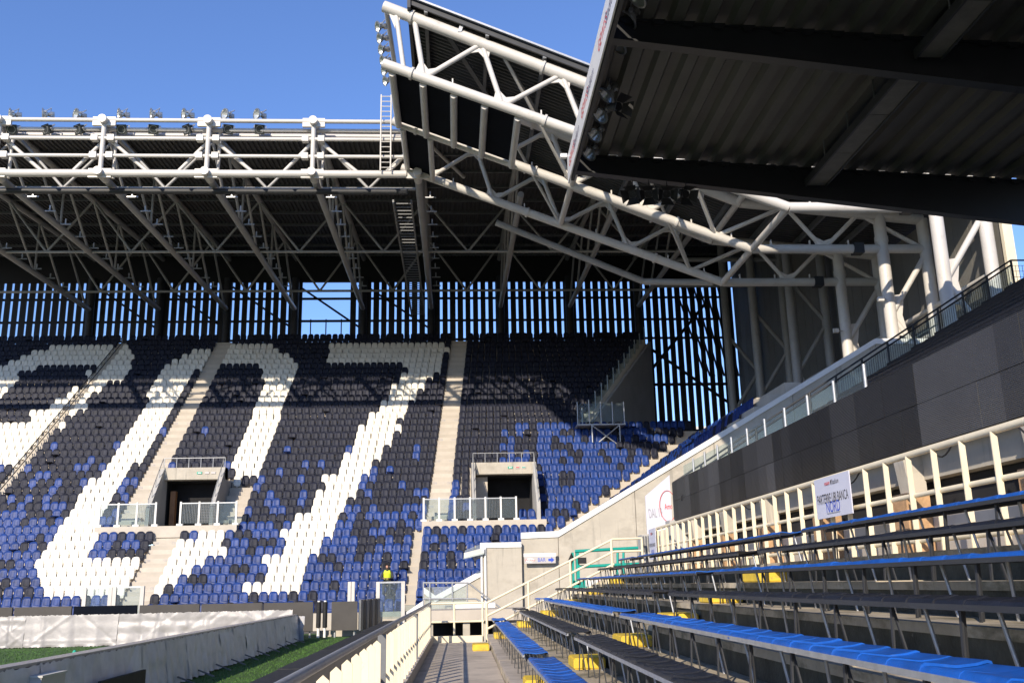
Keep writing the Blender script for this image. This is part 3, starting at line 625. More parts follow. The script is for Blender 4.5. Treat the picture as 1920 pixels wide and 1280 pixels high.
for i, y in enumerate(YS):
    t = thing('side_truss', (21.8, y, 8), ('%s white tubular truss sloping down to the columns of the corner' if i < 3 else '%s pair of shaded braced columns behind the corner seats') % ORD[i], 'roof truss', 'trusses of the corner roof')
    if i >= 3:
        for xf in (21.75, 24.0): rod('column', (xf, y, 8), (xf, y, ZU(y)), .30, 'steel_shaded', t, 'tube14')
        rod('brace', (21.85, y, 12.7), (23.9, y, 15.7), .14, 'steel_shaded', t); rod('brace', (21.85, y, 12.5), (23.9, y, 9.2), .14, 'steel_shaded', t)
        rod('brace', (21.85, y, 18.7), (23.9, y, 16.0), .14, 'steel_shaded', t); rod('head_beam', (16.0, y, ZL(y)), (24, y, ZL(y)), .17, 'steel_shaded', t)
        if i == 3: rod('lower_chord', (2.6, 55.0, 21.4), (11.5, 55.0, 17.6), .20, 'steel_shaded', t, 'tube14'); rod('lower_chord', (11.5, 55.0, 17.6), (15.2, 53, 16.9), .20, 'steel_shaded', t, 'tube14')
        continue
    x0 = XS0[i]; n14 = 'tube14'; sw = 'steel_white' if i < 3 else 'steel_shaded'
    if x0 < 15: rod('lower_chord', (x0, y, zl(x0)), (15, y, 16.1), .235, sw, t, n14)
    rod('lower_chord', (15, y, 16.1), (24.0, y, 16.1), .235, sw, t, n14)
    if x0 < 14: rod('upper_chord', (x0, y, zu(x0)), (14.6, y, zu(14.6)), .27, sw, t, n14)
    rod('upper_chord', (14.6, y, zu(14.6)), (24.0, y, zu(24)), .27, sw, t, n14)
    for j in range(5):
        if UN[j] < x0: continue
        rod('web_strut', (UN[j], y, zu(UN[j])), (LN[j], y, zl(LN[j])), .125, sw, t)
        if j < 4:
            rod('web_diagonal', (LN[j], y, zl(LN[j])), (UN[j + 1], y, zu(UN[j + 1])), .125, sw, t)
            gusset(t, y, (LN[j], zl(LN[j])), (UN[j], zu(UN[j])), (UN[j + 1], zu(UN[j + 1])))
            gusset(t, y, (UN[j + 1], zu(UN[j + 1])), (LN[j], zl(LN[j])), (LN[j + 1], zl(LN[j + 1])))
    if x0 < -2: rod('web_strut', (x0 + .55, y, zu(x0 + .55)), (x0 + .95, y, zl(x0 + .95)), .11, sw, t); gusset(t, y, (x0 + .5, zu(x0 + .5)), (x0 + .95, zl(x0 + .95)), (x0 + .6, zl(x0)), .35)
    for a, c in (((13.2 if i < 4 else 15.0, 0), (16.9, 1)), ((16.9, 1), (18.7, 0)), ((18.7, 0), (20.7, 1)), ((20.7, 1), (23.9, 0))):
        f = lambda q: (q[0], y, zu(q[0]) if q[1] else zl(q[0]))
        rod('web_diagonal', f(a), f(c), .115, sw, t)
    for x in (-1.9, 4.1, 11.2):
        for f_, r_ in ((zl, .30), (zu, .34)):
            if x < 14: rod('flange', (x, y, f_(x)), (x + .1, y, f_(x + .1)), r_, sw, t, n14)
    for x in (18.7,): gusset(t, y, (x, 16.1), (16.9, zu(16.9)), (20.7, zu(20.7)))
    for x in range(0, 22, 2):
        if x > x0: bb = MB(); bb.box((x - .03, y - .05, zl(x) + .2), (x + .03, y + .05, zl(x) + .46)); bb.build('clip', sw, t)
    for xf in (21.75, 24.0):
        rod('column', (xf, y, 5 if y < 50 else 8), (xf, y, zu(xf)), .30, sw, t, n14)
    rod('collar', (21.75, y, 16.45), (21.75, y, 16.75), .335, sw, t, n14)
    rod('brace', (21.85, y, 12.7), (23.9, y, 15.7), .15, sw, t); rod('brace', (21.85, y, 12.5), (23.9, y, 9.2), .15, sw, t)
    bb = MB(); bb.prism([(21.8, y - .035, 13.6), (21.8, y - .035, 11.6), (22.55, y - .035, 11.5), (22.35, y - .035, 12.6), (22.55, y - .035, 13.7)], (0, .07, 0)); bb.build('gusset', sw, t)
    bb = MB(); bb.box((20.2, y - .27, 15.83), (20.7, y + .27, 16.37)); bb.build('sleeve', 'steel_dark', t)
t = thing('roof_ties', (5, 45, 20), 'white tubes tying the sloping corner trusses together', 'roof bracing')
for i in range(len(YS) - 1):
    ya, yb = YS[i], YS[i + 1]
    for x, zz in ((15, zl(15)), (6.0, zl(6.0)), (14.5, zu(14.5))):
        if i < 2: rod('tie', (x, ya, zz), (x, yb, zz), .17, 'steel_white', t)
    if XS0[i] < 0: rod('edge_tie', (XS0[i] + .1, ya, zu(-3)), (XS0[i + 1] + .1, yb, zu(-3)), .12, 'steel_white', t)
    for (xa, xb) in ((2.3, 6.0), (9.8, 13.2)):
        if i < 2: rod('sway_brace', (xa, ya, zu(xa) - .1), (xb, yb, zl(xb)), .085, 'steel_white', t)
    rod('wall_tie', (24.0, ya, 13.0), (24.0, yb, 13.0), .13, 'steel_white', t)
t = thing('corner_roof', (5, 45, 22), 'corrugated roof deck sloping down over the corner block', 'roof')
def sdeck(xa, xb, ya, yb):
    d = Vector((xb - xa, 0, zu(xb) - zu(xa))); n = int((yb - ya) / .3)
    o = corrugated('deck', 'deck_under', None, (xa, yb, zu(xa) + .62), (0, -1, 0), d, n, (yb - ya) / n, .09); o.parent = t; o.location = -t.location
sdeck(-1.95, 14.5, 39.0, 52.0); sdeck(14.5, 25.2, 39.0, 52.0)
for xa, xb in ((-1.95, 14.5), (14.5, 25.2)):
    beam('edge_trim', (xa, 38.93, zu(xa) + .68), (xb, 38.93, zu(xb) + .68), .1, .09, 'galvanised', t)
    beam('edge_angle', (xa, 39.1, zu(xa) + .50), (xb, 39.1, zu(xb) + .50), .08, .26, 'steel_dark', t)
bb = MB(); bb.box((-2.05, 38.95, zu(-2) + .1), (-1.9, 51.0, zu(-2) + .75)); bb.build('front_gutter', 'steel_dark', t)
for x in (-1.2, 1.6, 4.2, 6.8, 9.4, 12.0, 14.4, 17, 19.5, 22):
    y1 = 51.8
    bb = MB(); bb.bar((x, 39.1, zu(x) + .42), (x, y1, zu(x) + .42), .16, .3); bb.build('purlin', 'steel_grey', t)
for i, x in enumerate((-.6, 2.0, 4.8, 7.6, 10.4)):
    bb = MB(); bb.bar((x, 39.5, zu(x) + .3), (x + 2.6, 45.0, zu(x + 2.6) + .3), .22, .1); bb.build('brace', 'steel_grey', t)
for x in (.3, 6.13, 11):
    for y in (39.5,): bb = MB(); bb.prism([(x - .05, y - .3, zu(x)), (x + .12, y - .3, zu(x)), (x + .3, y - .3, zu(x) + .62), (x + .13, y - .3, zu(x) + .62)], (0, .6, 0)); bb.build('bearing', 'galvanised', t)
t = thing('soffit_screen', (0, 42, 22), 'black panels framed by grey beams under the corner roof edge', 'panel')
edges = [-2.75, -1.35, .05, 1.45, 2.95]
for i in range(5):
    x = edges[i]; rod('beam', (x, 39.7, zl(x) - .22), (x, 44.9, zl(x) - .22), .17, 'steel_white', t)
    if i < 4:
        xa, xb = x + .1, edges[i + 1] - .1; e = Vector((0, 0, .06))
        bb = MB(); bb.prism([(xa, 39.9, zl(xa) - .1), (xb, 39.9, zl(xb) - .1), (xb, 44.6, zl(xb) - .1), (xa, 44.6, zl(xa) - .1)], e); bb.build('panel', 'soffit_panel', t)
for x in (-2.55, -1.15): rod('beam', (x, 45.1, zl(x) - .22), (x, 50.2, zl(x) - .22), .15, 'steel_white', t)
bb = MB(); bb.prism([(-2.45, 45.3, zl(-2.45) - .1), (-1.25, 45.3, zl(-1.25) - .1), (-1.25, 50.0, zl(-1.25) - .1), (-2.45, 50.0, zl(-2.45) - .1)], (0, 0, .06)); bb.build('panel', 'soffit_panel', t)

t = thing('white_ladder', (-3.75, 49.7, 22.3), 'white steel ladder at the corner of the roof edge', 'ladder')
for dx in (-.28, .28): rod('rail', (-3.75 + dx, 49.6, 22.35), (-3.75 + dx, 49.6, 27.0), .045, 'steel_white', t)
for j in range(15): rod('rung', (-4.03, 49.6, 22.55 + j * .31), (-3.47, 49.6, 22.55 + j * .31), .028, 'steel_white', t)
t = thing('cable_ladder', (-2.9, 53, 21.7), 'dark cable ladder hanging under the roof near the corner', 'cable ladder')
for x in (-3.5, -2.45): bb = MB(); bb.box((x - .05, 52.5, 21.6), (x + .05, 77, 21.85)); bb.build('rail', 'steel_grey', t)
for j in range(44): block('rung', (-2.97, 52.8 + j * .55, 21.72), (1.0, .07, .05), 'steel_grey', t)

# ------------------------------------------------------------------ rear facade of vertical slats, cladding wall
t = thing('slat_facade', (-10, 80.3, 8), 'tall screen of dark vertical slats behind the top row', 'facade')
sm = MB(); sm.box((-.235, -.06, -.5), (.235, .06, .5)); SM = mesh_only(sm, 'slat', 'facade_slat')
xa, xb = at(573, 560, Y=80.3).x, at(652, 560, Y=80.3).x
x = -45.0
while x < 25.6:
    if not (xa < x < xb):
        z0 = 17.5 if x < 15 else 6.0
        o = inst('slat', SM, Vector((x, 80.3, (z0 + 25.9) / 2)) - t.location, t); o.scale = (random.uniform(.9, 1.08), 1, 25.9 - z0)
    x += .66
for z in (20.6, 22.3, 24.3): bb = MB(); bb.box((-46, 80.45, z - .09), (24.2, 80.6, z + .09)); bb.build('rail', 'facade_slat', t)
for j in range(3): x = xa + .5 + j * (xb - xa - 1) / 2; block('mullion', (x, 80.3, 20.6), (.09, .1, 3.6), 'facade_slat', t)
for i in range(len(XT) - 1): rod('brace', (XT[i], 80.6, 25.6), (XT[i + 1], 80.6, 21.5), .09, 'facade_slat', t)
for j in range(8):
    q = at(1262 + j * 11.5, 525, Y=78.5); p = at(1322 + j * 9, 705, Y=78.5); beam('leaning_slat', q, p, .15, .05, 'facade_slat', t, (0, 1, 0))
for a, c in (((15.2, 79.2, 20.5), (24, 79.2, 14)), ((15.5, 79.2, 16.0), (22, 79.2, 23.5)), ((13, 79.3, 16.2), (24, 79.3, 16.2)), ((16, 79.3, 12.2), (24, 79.3, 12.2))): rod('brace', a, c, .13, 'facade_slat', t)
t = thing('cladding_wall', (24.7, 55, 5), 'grey sheet cladding wall behind the columns of the corner', 'wall')
y = 39.3
while y < 80:
    bb = MB(); bb.box((24.62, y + .012, 4), (24.78, y + 1.34, 17.9 if y < 50.8 else 28.6)); bb.build('panel', 'cladding', t); y += 1.36
bb = MB(); bb.box((24.5, 39.06, 4), (24.95, 39.28, 18.0)); bb.build('corner_trim', 'steel_cream', t)
for z in (7.6, 11.9): rod('girt', (24.45, 39.6, z), (24.45, 79, z), .16, 'steel_white', t)
def building(label, x, y, w, d, h, m, top):
    t = thing('apartment_building', (x, y, PITCH_Z), label, 'building')
    bb = MB(); bb.box((x - w / 2, y, PITCH_Z), (x + w / 2, y + d, h)); bb.build('wall', m, t)
    bb = MB(); bb.box((x - w / 2 - .5, y - .5, h), (x + w / 2 + .5, y + d + .5, h + 1.2)); bb.build('roof_storey', top, t)
    for i in range(int(w / 3.2)):
        for j in range(int((h - 4) / 3.2)):
            wx = x - w / 2 + 1.2 + i * 3.2; wz = 2 + j * 3.2
            bb = MB(); bb.box((wx, y - .06, wz), (wx + 1.2, y + .05, wz + 1.7)); o = bb.build('window', 'plaster', t)
            bb = MB(); bb.box((wx + .12, y - .09, wz + .12), (wx + 1.08, y - .062, wz + 1.58)); bb.build('pane', 'steel_dark', o)
building('orange rendered apartment block seen through the slats', 33.0, 150, 19, 14, 22.5, 'brick_orange', 'plaster')

# ------------------------------------------------------------------ floodlights
def bowl(r, d, n=16):
    s = MB(); rings = [(0.16, -d), (.45, -d * .8), (.75, -d * .45), (1.0, 0)]; V = []
    for f, z in rings:
        for i in range(n): a = 2 * math.pi * i / n; V.append((r * f * math.cos(a), r * f * math.sin(a), z))
    F_ = [(j * n + i, j * n + (i + 1) % n, (j + 1) * n + (i + 1) % n, (j + 1) * n + i) for j in range(3) for i in range(n)]
    F_.append(tuple(range(n))); s.add(V, F_, True); return s
LB = mesh_only(bowl(.34, .34), 'reflector', 'reflector')
s_ = MB()
for i in range(16):
    a, c = 2 * math.pi * i / 16, 2 * math.pi * (i + 1) / 16
    s_.bar((.345 * math.cos(a), .345 * math.sin(a), 0), (.345 * math.cos(c), .345 * math.sin(c), 0), .05, .05)
LR = mesh_only(s_, 'rim', 'lamp_body')
s_ = MB(); s_.tube((0, 0, -.33), (0, 0, -.62), .13, 12); s_.box((-.1, -.16, -.66), (.1, .16, -.44)); LH = mesh_only(s_, 'housing', 'lamp_body')
s_ = MB(); s_.bar((-.38, 0, -.1), (-.38, .25, -.45), .03, .07, (1, 0, 0)); s_.bar((.38, 0, -.1), (.38, .25, -.45), .03, .07, (1, 0, 0)); s_.bar((-.39, .26, -.46), (.39, .26, -.46), .07, .03)
s_.tube((-.46, 0, -.12), (-.34, 0, -.12), .07, 8); s_.tube((.46, 0, -.12), (.34, 0, -.12), .07, 8); LK = mesh_only(s_, 'bracket', 'galvanised')
s_ = MB(); s_.box((-.26, -.26, -.34), (.26, .26, 0)); s_.box((-.32, -.32, -.02), (.32, .32, .04)); LQ = mesh_only(s_, 'housing', 'lamp_dark')
def flood(loc, aim, label, group, sc=1.0, roll=0.0, square=False):
    t = thing('floodlight', loc, label, 'floodlight', group); t.scale = (sc, sc, sc)
    t.rotation_mode = 'QUATERNION'; t.rotation_quaternion = Vector(aim).to_track_quat('Z', 'Y') @ Vector((0, 0, 1)).rotation_difference(Vector((0, 0, 1)))
    if square:
        inst('housing', LQ, (0, 0, 0), t); o = inst('reflector', LB, (0, 0, .05), t); o.scale = (.72, .72, .6); inst('rim', LR, (0, 0, .05), t).scale = (.72, .72, .8)
    else: inst('reflector', LB, (0, 0, 0), t); inst('rim', LR, (0, 0, 0), t); inst('housing', LH, (0, 0, 0), t)
    inst('bracket', LK, (0, 0, 0), t)
    return t
for i, u in enumerate((18, 80, 142, 222, 283, 344, 421, 481)):
    p = at(u, 214, Y=YF + .3); a = (-1.0, random.uniform(-.75, -.45) - (.5 if i in (2, 6, 7) else 0), -.12)
    flood(p, a, 'round floodlight standing on the end roof girder, %s from the left' % ordinal(i + 1), 'floodlights above the end roof girder', .92)
for i, u in enumerate((22, 86, 146, 228, 288, 350, 428, 487)):
    p = at(u, 243, Y=YF + .45); a = (random.uniform(-.9, .3), -1.0, -.45)
    flood(p, a, 'square floodlight hung below the end roof girder tube, %s from the left' % ordinal(i + 1), 'floodlights under the top girder tube', .85, 0, True)
for i in range(6):
    y = 39.75 + i * .95; p = (-3.45, y, 25.1 - .02 * i)
    flood(p, (-1, -.45, -.35), 'round floodlight on the corner roof tip, %s from the camera' % ordinal(i + 1), 'floodlights on the corner roof tip', .72)

# ------------------------------------------------------------------ end wall of the corner block
t = thing('end_wall', (4.7, YW, PITCH_Z), 'tall pale concrete wall with white coping sloping up to the right', 'wall')
top = CAP
def tz(x):
    for (xa, za), (xb, zb) in zip(top, top[1:]):
        if xa <= x <= xb: return za + (zb - za) * (x - xa) / (xb - xa)
js = [x * WS for x in (2.98, 4.67, 8.3, 12.2, 16.2, 20.57, 24.9)]
for i in range(6):
    a, c = js[i] + .012, js[i + 1] - .012
    bb = MB(); bb.prism([(a, YW, PITCH_Z), (c, YW, PITCH_Z), (c, YW, tz(c) - .26), (a, YW, tz(a) - .26)], (0, .32, 0)); bb.build('panel', 'concrete' if i < 3 else 'concrete', t)
bb = MB(); bb.box((2.9, YW + .1, PITCH_Z), (23.9, YW + .3, 1.8)); bb.build('core', 'concrete_grey', t)
for (xa, za), (xb, zb) in zip(top, top[1:]):
    bb = MB(); bb.prism([(xa, YW - .06, za - .26), (xb, YW - .06, zb - .26), (xb, YW - .06, zb), (xa, YW - .06, za)], (0, .46, 0)); bb.build('coping', 'cap_white', t)
bb = MB(); bb.box((1.15, YW - .25, PITCH_Z), (2.85, YW + .2, 1.55)); bb.build('panel', 'concrete', t)
bb = MB(); bb.box((1.06, YW - .3, 1.55), (2.85, YW + .25, 1.77)); bb.build('coping', 'cap_white', t)
bb = MB(); q = at(1122, 1017, Y=YW); bb.box((q.x - .12, YW - .02, q.z - .12), (q.x + .12, YW + .02, q.z + .12)); bb.build('junction_plate', 'concrete_pale', t)
bb = MB(); bb.box((19.9, YW + .41, 10.2), (24.5, 46.2, 10.55)); bb.build('landing', 'concrete_grey', t)
for i in range(0):                                        # glass edge between the seats and the coping
    x = 4.9 + i * 1.05
    bb = MB(); bb.prism([(x, YW + .42, tz(x)), (x + 1.0, YW + .42, tz(x + 1.0)), (x + 1.0, YW + .42, tz(x + 1.0) + .75), (x, YW + .42, tz(x) + .75)], (0, .02, 0)); bb.build('pane', 'glass', t)
t = thing('stair_parapet', (0, 43.7, PITCH_Z), 'pale concrete stair parapets with sloping white copings below the canopy', 'wall')
for P in (((905, 1068), (815, 1118)), ((815, 1116), (794, 1101)), ((793, 1127), (762, 1148))):
    a, c = at(*P[0], Y=43.6), at(*P[1], Y=43.6); y0 = 43.6
    if a.x > c.x: a, c = c, a
    bb = MB(); bb.prism([(a.x, y0, PITCH_Z), (c.x, y0, PITCH_Z), (c.x, y0, c.z - .2), (a.x, y0, a.z - .2)], (0, .3, 0)); bb.build('wall', 'concrete', t)
    bb = MB(); bb.prism([(a.x, y0 - .06, a.z - .24), (c.x, y0 - .06, c.z - .24), (c.x, y0 - .06, c.z + .03), (a.x, y0 - .06, a.z + .03)], (0, .42, 0)); bb.build('coping', 'cap_white', t)
t = thing('canopy', (.9, 42.8, .6), 'small pale glass canopy on two posts beside the concrete wall', 'canopy')
bb = MB(); bb.prism([at(868, 1048, Y=42.3), at(908, 1038, Y=42.3), at(914, 1017, Y=43.5), at(872, 1033, Y=43.5)], (0, 0, .05)); bb.build('panel', 'glass_pale', t)
bb = MB(); bb.prism([at(870, 1047, Y=42.32), at(908, 1038, Y=42.32), at(908, 1026, Y=42.32), at(870, 1036, Y=42.32)], (0, .03, 0)); bb.build('valance', 'plaster', t)
for u in (903, 910):
    q = at(u, 1040, Y=42.5); rod('post', (q.x, 42.5, -.9), (q.x, 42.5, q.z + .3), .05, 'cap_white', t)
t = thing('tube_handrail', (0, 41.6, -1), 'grey tube handrail with glass in front of the stair parapets', 'handrail')
for pts in (((793, 1092), (878, 1092), (955, 1152)), ((793, 1122), (893, 1122), (950, 1160))):
    bb = MB(); bb.path([at(u, v, Y=41.6) for u, v in pts], .035, 8); bb.build('rail', 'galvanised', t)
for u in (794, 806, 848, 876):
    q = at(u, 1092, Y=41.6); rod('post', (q.x, 41.6, PITCH_Z), q, .03, 'galvanised', t)
bb = MB(); a, c = at(797, 1100, Y=41.7), at(874, 1140, Y=41.7); bb.box((a.x, 41.69, c.z), (c.x, 41.71, a.z)); bb.build('pane', 'glass_pale', t)
t = thing('tunnel_ledge', (0, 34, PITCH_Z), 'concrete ledge with two dark openings beyond the gangway end', 'wall')
a, c = at(803, 1144, Y=33.5), at(1010, 1160, Y=33.5)
bb = MB(); bb.box((a.x - .3, 33.3, c.z), (c.x, 35.5, a.z)); bb.build('ledge', 'concrete_pale', t)
bb = MB(); bb.box((a.x - .3, 33.5, -1.15), (c.x, 33.9, c.z - .004)); bb.build('band', 'concrete_grey', t)
for u0, u1 in ((795, 812), (868, 881), (905, 915), (940, 1010)):
    p, q = at(u0, 1180, Y=33.6), at(u1, 1180, Y=33.6); bb = MB(); bb.box((p.x, 33.5, PITCH_Z), (q.x, 34.0, -1.154)); bb.build('pier', 'concrete', t)
bb = MB(); bb.box((a.x - .3, 34.9, PITCH_Z), (c.x, 35.1, -1.16)); bb.build('back_wall', 'dark_void', t)
bb = MB(); p, q = at(957, 1128, Y=39), at(1003, 1150, Y=39); bb.box((p.x - 2.2, 38.9, q.z), (p.x - .6, 39.05, p.z)); bb.build('white_board', 'cap_white', t)

# BAR sign on the end wall
t = thing('bar_sign', (3.8, YW - .1, .9), 'grey BAR sign with a blue arrow on the concrete wall', 'sign')
p, q = at(983, 1037, Y=YW - .32), at(1042, 1055, Y=YW - .32); ys_ = YW - .34
bb = MB(); bb.box((p.x, ys_, q.z), (q.x, ys_ + .08, p.z - .15)); bb.build('plate', 'sign_plate', t)
bb = MB(); bb.box((p.x - .03, ys_ - .01, p.z - .148), (q.x + .03, ys_ + .09, p.z)); bb.build('header', 'cap_white', t)
zc = (q.z + p.z - .15) / 2; w_ = q.x - p.x
n_ = 20; oval = [(p.x + .24 + .2 * math.cos(6.283 * i / n_), ys_ - .004, zc + .085 * math.sin(6.283 * i / n_)) for i in range(n_)]
decal('oval', oval, 'cap_white', t)
text('lettering', 'Wüber', .155, (p.x + .24, ys_ - .009, zc), (1, 0, 0), (0, 0, 1), 'ink_red', t)
text('lettering', 'BAR', .24, (p.x + w_ * .55, ys_ - .006, zc), (1, 0, 0), (0, 0, 1), 'ink_blue', t, xs=.8)
ax = p.x + w_ * .86
decal('arrow', [(ax - .13, ys_ - .006, zc - .055), (ax + .0, ys_ - .006, zc - .055), (ax, ys_ - .006, zc - .12), (ax + .13, ys_ - .006, zc), (ax, ys_ - .006, zc + .12), (ax, ys_ - .006, zc + .055), (ax - .13, ys_ - .006, zc + .055)], 'ink_blue', t)
text('lettering', 'GEWISS stadium', .07, ((p.x + q.x) / 2, ys_ - .014, p.z - .075), (1, 0, 0), (0, 0, 1), 'ink_grey', t)

# ------------------------------------------------------------------ old side stand: gangway, terrace, benches
YE = 30.0
def near_box(bb, x0, x1, y0, y1, z0, z1):
    P = [nr(x0, y0, z0), nr(x1, y0, z0), nr(x1, y1, z0), nr(x0, y1, z0)]
    bb.prism(P, (0, 0, z1 - z0))
bb = MB(); near_box(bb, -1.0, .72, -8, YE, PITCH_Z - .1, -1.65); tag(bb.build('gangway', 'concrete_floor'), kind='structure')
TX = lambda k: .72 if k == 1 else 1.30 + .65 * (k - 2)
TZ = lambda k: -1.40 + .27 * (k - 1)
st = bpy.data.objects.new('side_terrace', None); COL.objects.link(st); tag(st, kind='structure')
rt = random.Random(4)
for k in range(1, 8):
    x0, x1, z = TX(k), (TX(k + 1) if k < 7 else 6.6), TZ(k); y = -8.0
    while y < YE - .6:                                    # cast step by step, each slab a little off
        L = min(rt.uniform(2.6, 3.4), YE - .6 - y); dz = rt.uniform(-.008, .006); dx = rt.uniform(-.008, .008)
        bb = MB(); near_box(bb, x0 + dx - .02, x1 + .03, y + .006, y + L - .006, z - .07, z + dz); bb.build('tread', 'concrete_old' if k > 1 else 'concrete_floor', st)
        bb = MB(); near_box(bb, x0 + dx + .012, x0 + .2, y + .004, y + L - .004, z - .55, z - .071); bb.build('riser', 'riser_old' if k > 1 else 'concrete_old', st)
        y += L
bb = MB(); near_box(bb, .74, 6.6, -8, YE - .7, PITCH_Z - .1, -1.72); bb.build('footing', 'concrete_grey', st)
PAD = .36
def pad_mesh(m):
    s = MB(); nx, ny = 8, 6; V = []
    prof = [(-.012, -.030), (0, -.004), (.02, .008), (.07, .004), (.17, -.008), (.27, .000), (.325, .012), (.345, .006), (.352, -.022)]
    for side in (0, 1):
        for j in range(ny + 1):
            for i in range(nx + 1):
                fy = j / ny; x, z = prof[i]; yy = (fy - .5) * (PAD + .03)
                z += .007 * (1 - fy) - (.006 * math.sin(math.pi * fy) if 2 < i < 6 else 0)
                V.append((x, yy, z - (.014 if side else 0)))
    N = (nx + 1) * (ny + 1); ix = lambda sd_, i, j: sd_ * N + j * (nx + 1) + i; F_ = []; E_ = []
    for j in range(ny):
        for i in range(nx): F_ += [(ix(0, i, j), ix(0, i + 1, j), ix(0, i + 1, j + 1), ix(0, i, j + 1)), (ix(1, i, j + 1), ix(1, i + 1, j + 1), ix(1, i + 1, j), ix(1, i, j))]
    s.add(V, F_, True); V2 = list(V)
    for i in range(nx): E_ += [(ix(0, i, 0), ix(1, i, 0), ix(1, i + 1, 0), ix(0, i + 1, 0)), (ix(0, i, ny), ix(0, i + 1, ny), ix(1, i + 1, ny), ix(1, i, ny))]
    for j in range(ny): E_ += [(ix(0, 0, j), ix(0, 0, j + 1), ix(1, 0, j + 1), ix(1, 0, j)), (ix(0, nx, j), ix(1, nx, j), ix(1, nx, j + 1), ix(0, nx, j + 1))]
    s.add(V2, E_, False); return mesh_only(s, 'seat_pad', m)
PADS = {c: pad_mesh('bench_' + c) for c in ('blue', 'black')}
s_ = MB(); s_.bar((.05, 0, -.03), (.03, 0, -.445), .030, .012, (1, 0, 0)); s_.bar((.06, .01, -.05), (.10, -.10, -.445), .024, .012, (1, 0, 0)); FLEG = mesh_only(s_, 'front_leg', 'steel_dark')
s_ = MB(); s_.tube((.27, 0, -.04), (.33, -.06, -.445), .014, 6); RLEG = mesh_only(s_, 'rear_leg', 'galvanised')
SECT = [(27.6, 29.6, 'far'), (14.4, 26.5, 'middle'), (-3.2, 13.45, 'near')]
for k in range(1, 8):
    c = 'blue' if k % 2 else 'black'; xk = .854 + .65 * (k - 1); zk = -.956 + .27 * (k - 1)
    for (y0, y1, nm) in SECT:
        if nm == 'far' and k > 5: y0, y1 = 27.3, 29.6
        y0 += rt.uniform(-.1, .1); dxs = rt.uniform(-.02, .02)
        t = thing('bench', nr(xk + dxs, (y0 + y1) / 2, TZ(k)), '%s plastic bench on steel legs, %s row above the gangway, %s section' % (c, ordinal(k), nm), 'bench', 'benches of the side stand')
        n = int((y1 - y0) / PAD)
        for j in range(n):
            yy = y0 + (j + .5) * (y1 - y0) / n
            o = inst('seat_pad', PADS[c], nr(xk + dxs, yy, zk + rt.uniform(-.004, .004)) - t.location, t); o.rotation_euler = (rt.uniform(-.012, .012), rt.uniform(-.012, .012), -NR + rt.uniform(-.012, .012))
        for xo, m in ((.0, 'galvanised' if k < 4 else 'steel_dark'), (.345, 'steel_dark')):
            bb = MB(); bb.bar(nr(xk + dxs + xo, y0, zk - .036), nr(xk + dxs + xo, y1, zk - .036), .028, .034); bb.build('rail', m, t)
        m_ = max(2, int((y1 - y0) / .95)); gap = zk - TZ(k)
        for j in range(m_ + 1):
            yy = y0 + .12 + (y1 - y0 - .24) * j / m_ + rt.uniform(-.03, .03)
            for me, nm2 in ((FLEG, 'front_leg'), (RLEG, 'rear_leg')):
                o = inst(nm2, me, nr(xk + dxs, yy, zk - .001) - t.location, t); o.scale = (1, random.choice((1, 1, -1)), 1)
# yellow half steps on the two stairways
s_ = MB(); s_.box((-.24, -.42, 0), (.24, .42, .155)); YB = mesh_only(s_, 'yellow_step', 'yellow_paint')
me = YB; bm_ = bmesh.new(); bm_.from_mesh(me); bmesh.ops.bevel(bm_, geom=bm_.edges[:], offset=.018, segments=2, affect='EDGES'); bm_.to_mesh(me); bm_.free()
for yc, nm in ((13.9, 'near'), (27.05, 'far')):
    for k in range(0, 8):
        if k == 0: p = nr(.46, yc - .7 * (nm == 'far'), -1.65)
        elif k == 7: continue
        else: p = nr(TX(k + 1) - .25, yc + rt.uniform(-.06, .06), TZ(k) + .003)
        if k == 0 and nm == 'near': continue
        o = inst('yellow_step', YB, p, None, rt.uniform(-.02, .02)); o.scale = (.9, .9, .95 if k else 1.05)
        tag(o, 'yellow concrete half step on the %s stairway, %s' % (nm, 'on the gangway' if k == 0 else 'on the %s tread above the gangway' % ordinal(k)), 'step', 'yellow half steps')

# railing on the pitch side of the gangway
t = thing('pitch_railing', nr(-.97, 15, -1.65), 'cream railing of flat uprights along the pitch side of the gangway', 'railing')
s_ = MB(); s_.add([(-.045, -.008, 0), (.045, -.008, 0), (.045, .008, 0), (-.045, .008, 0), (-.045, -.008, .83), (.045, -.008, .83), (.045, .008, .83), (-.045, .008, .83), (0, -.008, .87), (0, .008, .87)],
                  [(0, 1, 5, 8, 4), (3, 7, 9, 6, 2), (1, 2, 6, 5), (0, 4, 7, 3), (5, 6, 9, 8), (8, 9, 7, 4), (0, 3, 2, 1)]); FIN = mesh_only(s_, 'upright', 'steel_cream')
s_ = MB(); s_.box((-.05, -.02, 0), (.05, .02, .9)); FIP = mesh_only(s_, 'support_post', 'steel_grey')
y = -3.0; i = 0
while y < YE - .1:
    if i % 12 == 9: inst('support_post', FIP, nr(-.97, y, -1.45) - t.location, t)
    else: inst('upright', FIN, nr(-.97, y, -1.45) - t.location, t, rt.uniform(-.05, .05))
    y += .72; i += 1
bb = MB(); bb.tube(nr(-.97, -3.5, -.50), nr(-.97, YE, -.50), .034, 10); bb.build('top_rail', 'galvanised', t)
bb = MB(); bb.tube(nr(-.985, -3.5, -1.06), nr(-.985, YE, -1.06), .018, 8); bb.build('mid_rail', 'steel_cream', t)
bb = MB(); near_box(bb, -1.05, -.89, -8, YE, -1.66, -1.44); bb.build('plinth', 'concrete_pale', t)
t = thing('pitch_wall', nr(-2.2, 12, PITCH_Z), 'low wall with black rubber coping between railing and pitch', 'wall')
bb = MB(); near_box(bb, -2.42, -1.98, -8, YE + .5, PITCH_Z, -1.08); bb.build('wall', 'concrete_grey', t)
